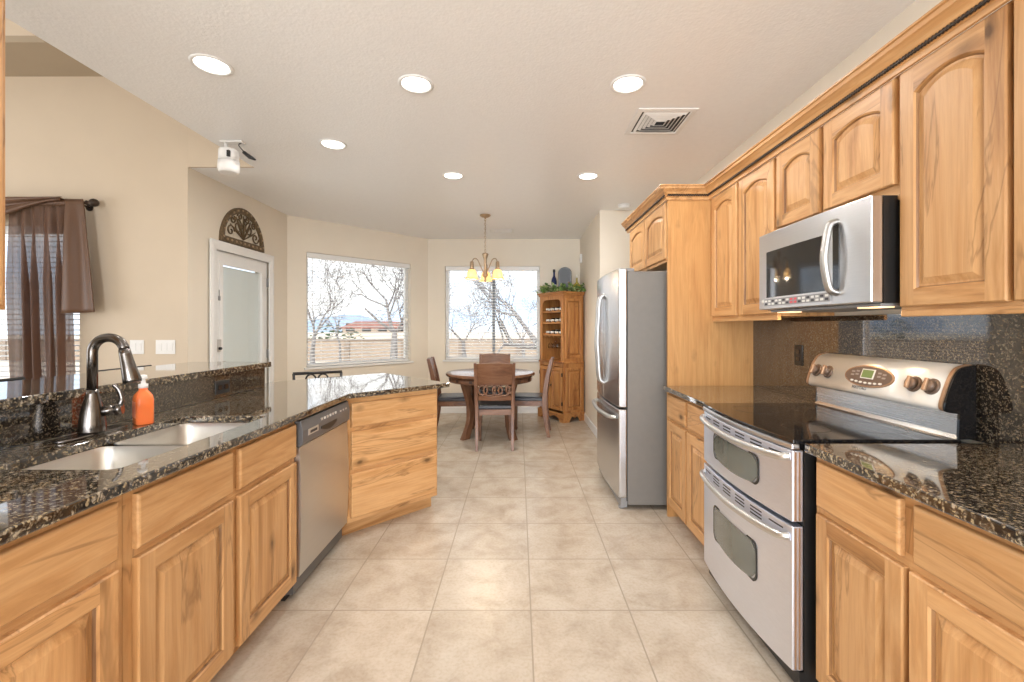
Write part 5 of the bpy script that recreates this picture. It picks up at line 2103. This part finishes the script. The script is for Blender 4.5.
def ivy():
    root = thing('ivy_garland', 'green ivy garland trailing over the top of the wine cabinet', 'plant', wc(0.28, 0.05, TOPZ))
    ox, oy, oz = root.location
    random.seed(11)
    st = MB()
    lv = MB()
    path = []
    for k in range(25):
        u = k / 24
        x, y = 0.01 + 0.58 * u, 0.02 + 0.035 * math.sin(u * 17)
        p = wc(x, y, TOPZ + 0.020 + 0.012 * math.sin(u * 23))
        path.append((p[0] - ox, p[1] - oy, p[2] - oz))
    for k in range(1, 9):
        u = k / 8
        p = wc(0.59 + 0.02 * math.sin(3 * u), 0.02 + 0.30 * u, TOPZ + 0.02 + 0.012 * math.sin(u * 13))
        path.append((p[0] - ox, p[1] - oy, p[2] - oz))
    st.tube(path, 0.004, 6)
    st.build('stem', 'ivy_stem', root)
    for k in range(330):
        p = Vector(random.choice(path))
        p += Vector((random.gauss(0, 0.025), random.gauss(0, 0.025), abs(random.gauss(0.02, 0.035)) - 0.010))
        p.z = max(p.z, 0.006 + 0.02 * random.random())
        s = random.uniform(0.018, 0.034)
        e = Matrix.Rotation(random.uniform(0, 2 * PI), 3, 'Z') @ Matrix.Rotation(random.uniform(-0.9, 0.9), 3, 'X') @ Matrix.Rotation(random.uniform(-0.9, 0.9), 3, 'Y')
        sh = [(0, -1.0, 0), (0.55, -0.6, 0.15), (0.95, -0.1, 0.22), (0.45, 0.15, 0.1), (0.5, 0.55, 0.15), (0, 1.1, -0.1), (-0.5, 0.55, 0.15), (-0.45, 0.15, 0.1), (-0.95, -0.1, 0.22), (-0.55, -0.6, 0.15)]
        ids = lv.add([tuple(p + e @ (Vector(q_) * s)) for q_ in sh])
        cidx = lv.add([tuple(p)])[0]
        mt = 1 if random.random() < 0.32 else 0
        for i in range(10):
            lv.face((ids[i], ids[(i + 1) % 10], cidx), mt, True)
    lv.build('leaves', ['ivy_leaf', 'ivy_pale'], root, fix=False)


ivy()


# ------------------------------------------------------------------ stools behind the bar
def bar_stool(label, loc, rz, seat_z, back_z, scroll, rr=0.0125):
    """the sitter faces local -y; the back rail stands at +y"""
    root = thing('bar_stool', label, 'stool', loc, rz)
    hw = 0.185
    for sx in (-1, 1):
        MB().tube([(sx * (hw - 0.005), -0.18, 0.0), (sx * (hw - 0.03), -0.155, seat_z - 0.03)], 0.011, 8).build('leg', 'iron', root)
        MB().tube([(sx * (hw + 0.005), 0.185, 0.0), (sx * (hw - 0.02), 0.165, seat_z - 0.03), (sx * (hw - 0.008), 0.175, seat_z + 0.1), (sx * hw, 0.19, back_z)], 0.011, 8).build('leg', 'iron', root)
    MB().loft([[(x, y, z) for x, y in rrect(-hw + i, hw - i, -0.18 + i, 0.15 - i, 0.05, 5)] for z, i in ((seat_z - 0.03, 0.01), (seat_z - 0.01, 0.0), (seat_z + 0.02, 0.0), (seat_z + 0.035, 0.03))]).build('seat', 'cushion_tan', root)
    fr = MB()
    for z in (0.22,):
        for a, b_ in (((-hw + .01, -.172), (hw - .01, -.172)), ((-hw + .005, .178), (hw - .005, .178)), ((-hw + .008, -.17), (-hw + .004, .178)), ((hw - .008, -.17), (hw - .004, .178))):
            fr.tube([(a[0], a[1], z), (b_[0], b_[1], z)], 0.008, 6)
    fr.build('footrest', 'iron', root)
    MB().tube([(-hw - 0.006, 0.19, back_z), (hw + 0.006, 0.19, back_z)], rr, 8).build('top_rail', 'iron', root)
    s = MB()
    zb = back_z - 0.058
    s.tube([(-hw, 0.187, zb), (hw, 0.187, zb)], 0.007, 8)
    for c in (-0.055, 0.04):
        pts = [(c + 0.040 * math.cos(PI * t / 10), 0.188, zb + 0.046 * math.sin(PI * t / 10)) for t in range(11)]
        s.tube(pts, 0.007, 6)
    for c in (-0.10, 0.0, 0.10):
        s.tube(bez([(c, 0.18, seat_z + 0.02), (c + 0.02, 0.186, (seat_z + zb) / 2), (c, 0.187, zb)], 5), 0.006, 6)
    s.build('back_scrollwork', 'iron', root)
    return root


bar_stool('black iron stool with scrolled back at the far side of the peninsula', (-1.614, 3.628, 0), R(29), 0.60, 0.925, True)
bar_stool('bar stool behind the ledge, its dark rail just showing past the faucet', (-2.33, 2.865, 0), R(90), 0.72, 1.046, True, 0.009)
bar_stool('bar stool behind the ledge at the far left, its rail before the curtain', (-2.33, 2.08, 0), R(90), 0.72, 1.052, True, 0.009)


# ------------------------------------------------------------------ outdoors
gd = MB().box(-90, 90, -60, 120, -0.40, -0.20).build('ground', 'gravel')
struct(gd)

fw = thing('garden_wall', 'long tan block garden wall beyond the windows', 'wall', (0, 19.5, -0.2))
fm = MB()
fm.box(-30, 30, 0, 0.2, 0, 0.92)
fm.build('block_courses', 'fence_block', fw)
MB().box(-30, 30, -0.03, 0.23, 0.92, 0.99).build('coping', 'fence_cap', fw)
for k in range(25):
    x = -30 + 2.5 * k
    MB().box(x - 0.12, x + 0.12, -0.05, -0.001, 0, 0.92).build('pier', 'fence_cap', fw)


def house(label, x, y, w, d, h, rh):
    root = thing('house', label, 'house', (x, y, -0.2))
    MB().box(-w / 2, w / 2, 0, d, 0, h).build('walls', 'stucco', root)
    MB().prism([(-w / 2 - 0.5, h), (w / 2 + 0.5, h), (w / 2 - 2.0, h + rh), (-w / 2 + 2.0, h + rh)], -0.5, d + 0.5, 1).build('roof', 'roof_tile', root)
    for k in range(4):
        xx = -w / 2 + w * (k + 0.5) / 4
        MB().box(xx - 0.6, xx + 0.6, -0.03, 0.0, 0.9, 2.1).build('window', 'black_gloss', root)


house('low distant house with a red tiled roof beyond the garden wall', -20.0, 62, 9, 9, 1.3, 1.0)

mt = MB()
random.seed(2)
pts = [(-130, 0)]
for k in range(21):
    x = -130 + 5 * k
    pts.append((x, (3.2 + 1.6 * math.sin(k * 0.5) + random.uniform(0, 0.8)) * min(1, (20 - k) / 4)))
pts.append((-30, 0))
mt.loft([[(x, 140, z - 0.3) for x, z in pts], [(x, 180, -0.3 + z * 0.2) for x, z in pts]])
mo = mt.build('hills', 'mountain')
struct(mo, 'low blue hills on the horizon', 'hills')


def shrub(label, x, y, r, h, seed):
    random.seed(seed)
    root = thing('shrub', label, 'shrub', (x, y, -0.2), 0, 'shrubs along the garden wall')
    m = MB()
    for k in range(240):
        a, b_ = random.uniform(0, 2 * PI), random.uniform(0, 1)
        p = Vector((math.cos(a) * r * math.sqrt(b_) * 0.9, math.sin(a) * r * math.sqrt(b_) * 0.9, h * random.uniform(0.1, 1.0) * (1 - 0.5 * b_)))
        s = random.uniform(0.08, 0.2)
        e = Matrix.Rotation(random.uniform(0, 6), 3, 'Z') @ Matrix.Rotation(random.uniform(-1.4, 1.4), 3, 'X')
        i = m.add([tuple(p + e @ Vector(q_) * s) for q_ in ((-1, 0, 0), (0, -0.5, 0.2), (1, 0, 0), (0, 0.5, 0.2))])
        m.face(i)
    m.build('foliage', 'shrub_green', root, fix=False)
    MB().tube([(0, 0, 0), (0.05, 0, h * 0.6)], [0.05, 0.02], 6).build('stem', 'bark', root)


shrub('dark green shrub beyond the wall left of the bay window view', -17.5, 25, 1.6, 2.0, 4)
shrub('dark shrub beyond the wall in the middle of the bay window view', -11.0, 27, 1.8, 1.9, 8)


def tree(label, x, y, seed, trunk, r0, spread, lean=(0, 0), levels=5, limit=1000, nb=3):
    random.seed(seed)
    root = thing('bare_tree', label, 'tree', (x, y, -0.2), 0, 'bare trees in the yard')
    mb = MB()
    count = [0]

    def grow(p, d, L, r, lv):
        pts = [p]
        n = 4
        q_ = p.copy()
        dd = d.copy()
        for k in range(n):
            dd = (dd + Vector((random.gauss(0, 0.12), random.gauss(0, 0.12), random.gauss(0.03, 0.08)))).normalized()
            q_ = q_ + dd * (L / n)
            pts.append(q_.copy())
        rad = [max(0.0045, r * (1 - 0.45 * k / n)) for k in range(n + 1)]
        (tk if lv == 0 else mb).tube(pts, rad, 7 if lv < 2 else 5 if lv < 3 else 3, caps=(lv == 0))
        if lv >= levels or count[0] > limit:
            return
        m = nb + (1 if random.random() < 0.5 else 0)
        for k in range(m):
            count[0] += 1
            i = n if k == 0 else random.choice((2, 3, 4))
            if lv == 0:
                i = n
            az = random.uniform(0, 2 * PI) if lv else 2 * PI * (k + random.uniform(-0.2, 0.2)) / m
            tilt = random.uniform(0.35, 0.95) * spread
            ax = dd.orthogonal().normalized()
            ax.rotate(Matrix.Rotation(az, 3, dd))
            nd = dd.copy()
            nd.rotate(Matrix.Rotation(tilt, 3, ax))
            nd = (nd + Vector((0, 0, 0.12))).normalized()
            grow(pts[i], nd, L * random.uniform(0.62, 0.88), rad[i] * random.uniform(0.55, 0.8), lv + 1)
    tk = MB()
    grow(Vector((0, 0, 0)), Vector((lean[0], lean[1], 1)).normalized(), trunk, r0, 0)
    tk.build('trunk', 'bark', root)
    mb.build('branches', 'bark', root, fix=False)


tree('bare tree with spreading branches at the right of the bay window', -3.55, 12.6, 21, 1.35, 0.14, 1.15, (-0.05, 0), 5, 1300, nb=4)
tree('smaller bare tree at the left of the bay window', -6.75, 14.6, 7, 1.25, 0.10, 0.9, (0.05, 0), 5, nb=3)
tree('slender bare tree in the middle of the bay window', -7.0, 17.5, 15, 1.1, 0.06, 0.7, (0, 0), 4, nb=3)
tree('bare tree with heavy limbs at the right of the back window', 1.25, 11.6, 33, 1.3, 0.20, 1.15, (-0.45, -0.05), 5, 520, nb=3)
tree('bare tree behind the left half of the back window', -1.7, 14.6, 44, 1.0, 0.10, 1.1, (0, 0), 5, 420, nb=3)
tree('distant bare tree behind the middle of the back window', 0.2, 16.9, 52, 1.0, 0.09, 1.0, (0, 0), 5, 420, nb=3)
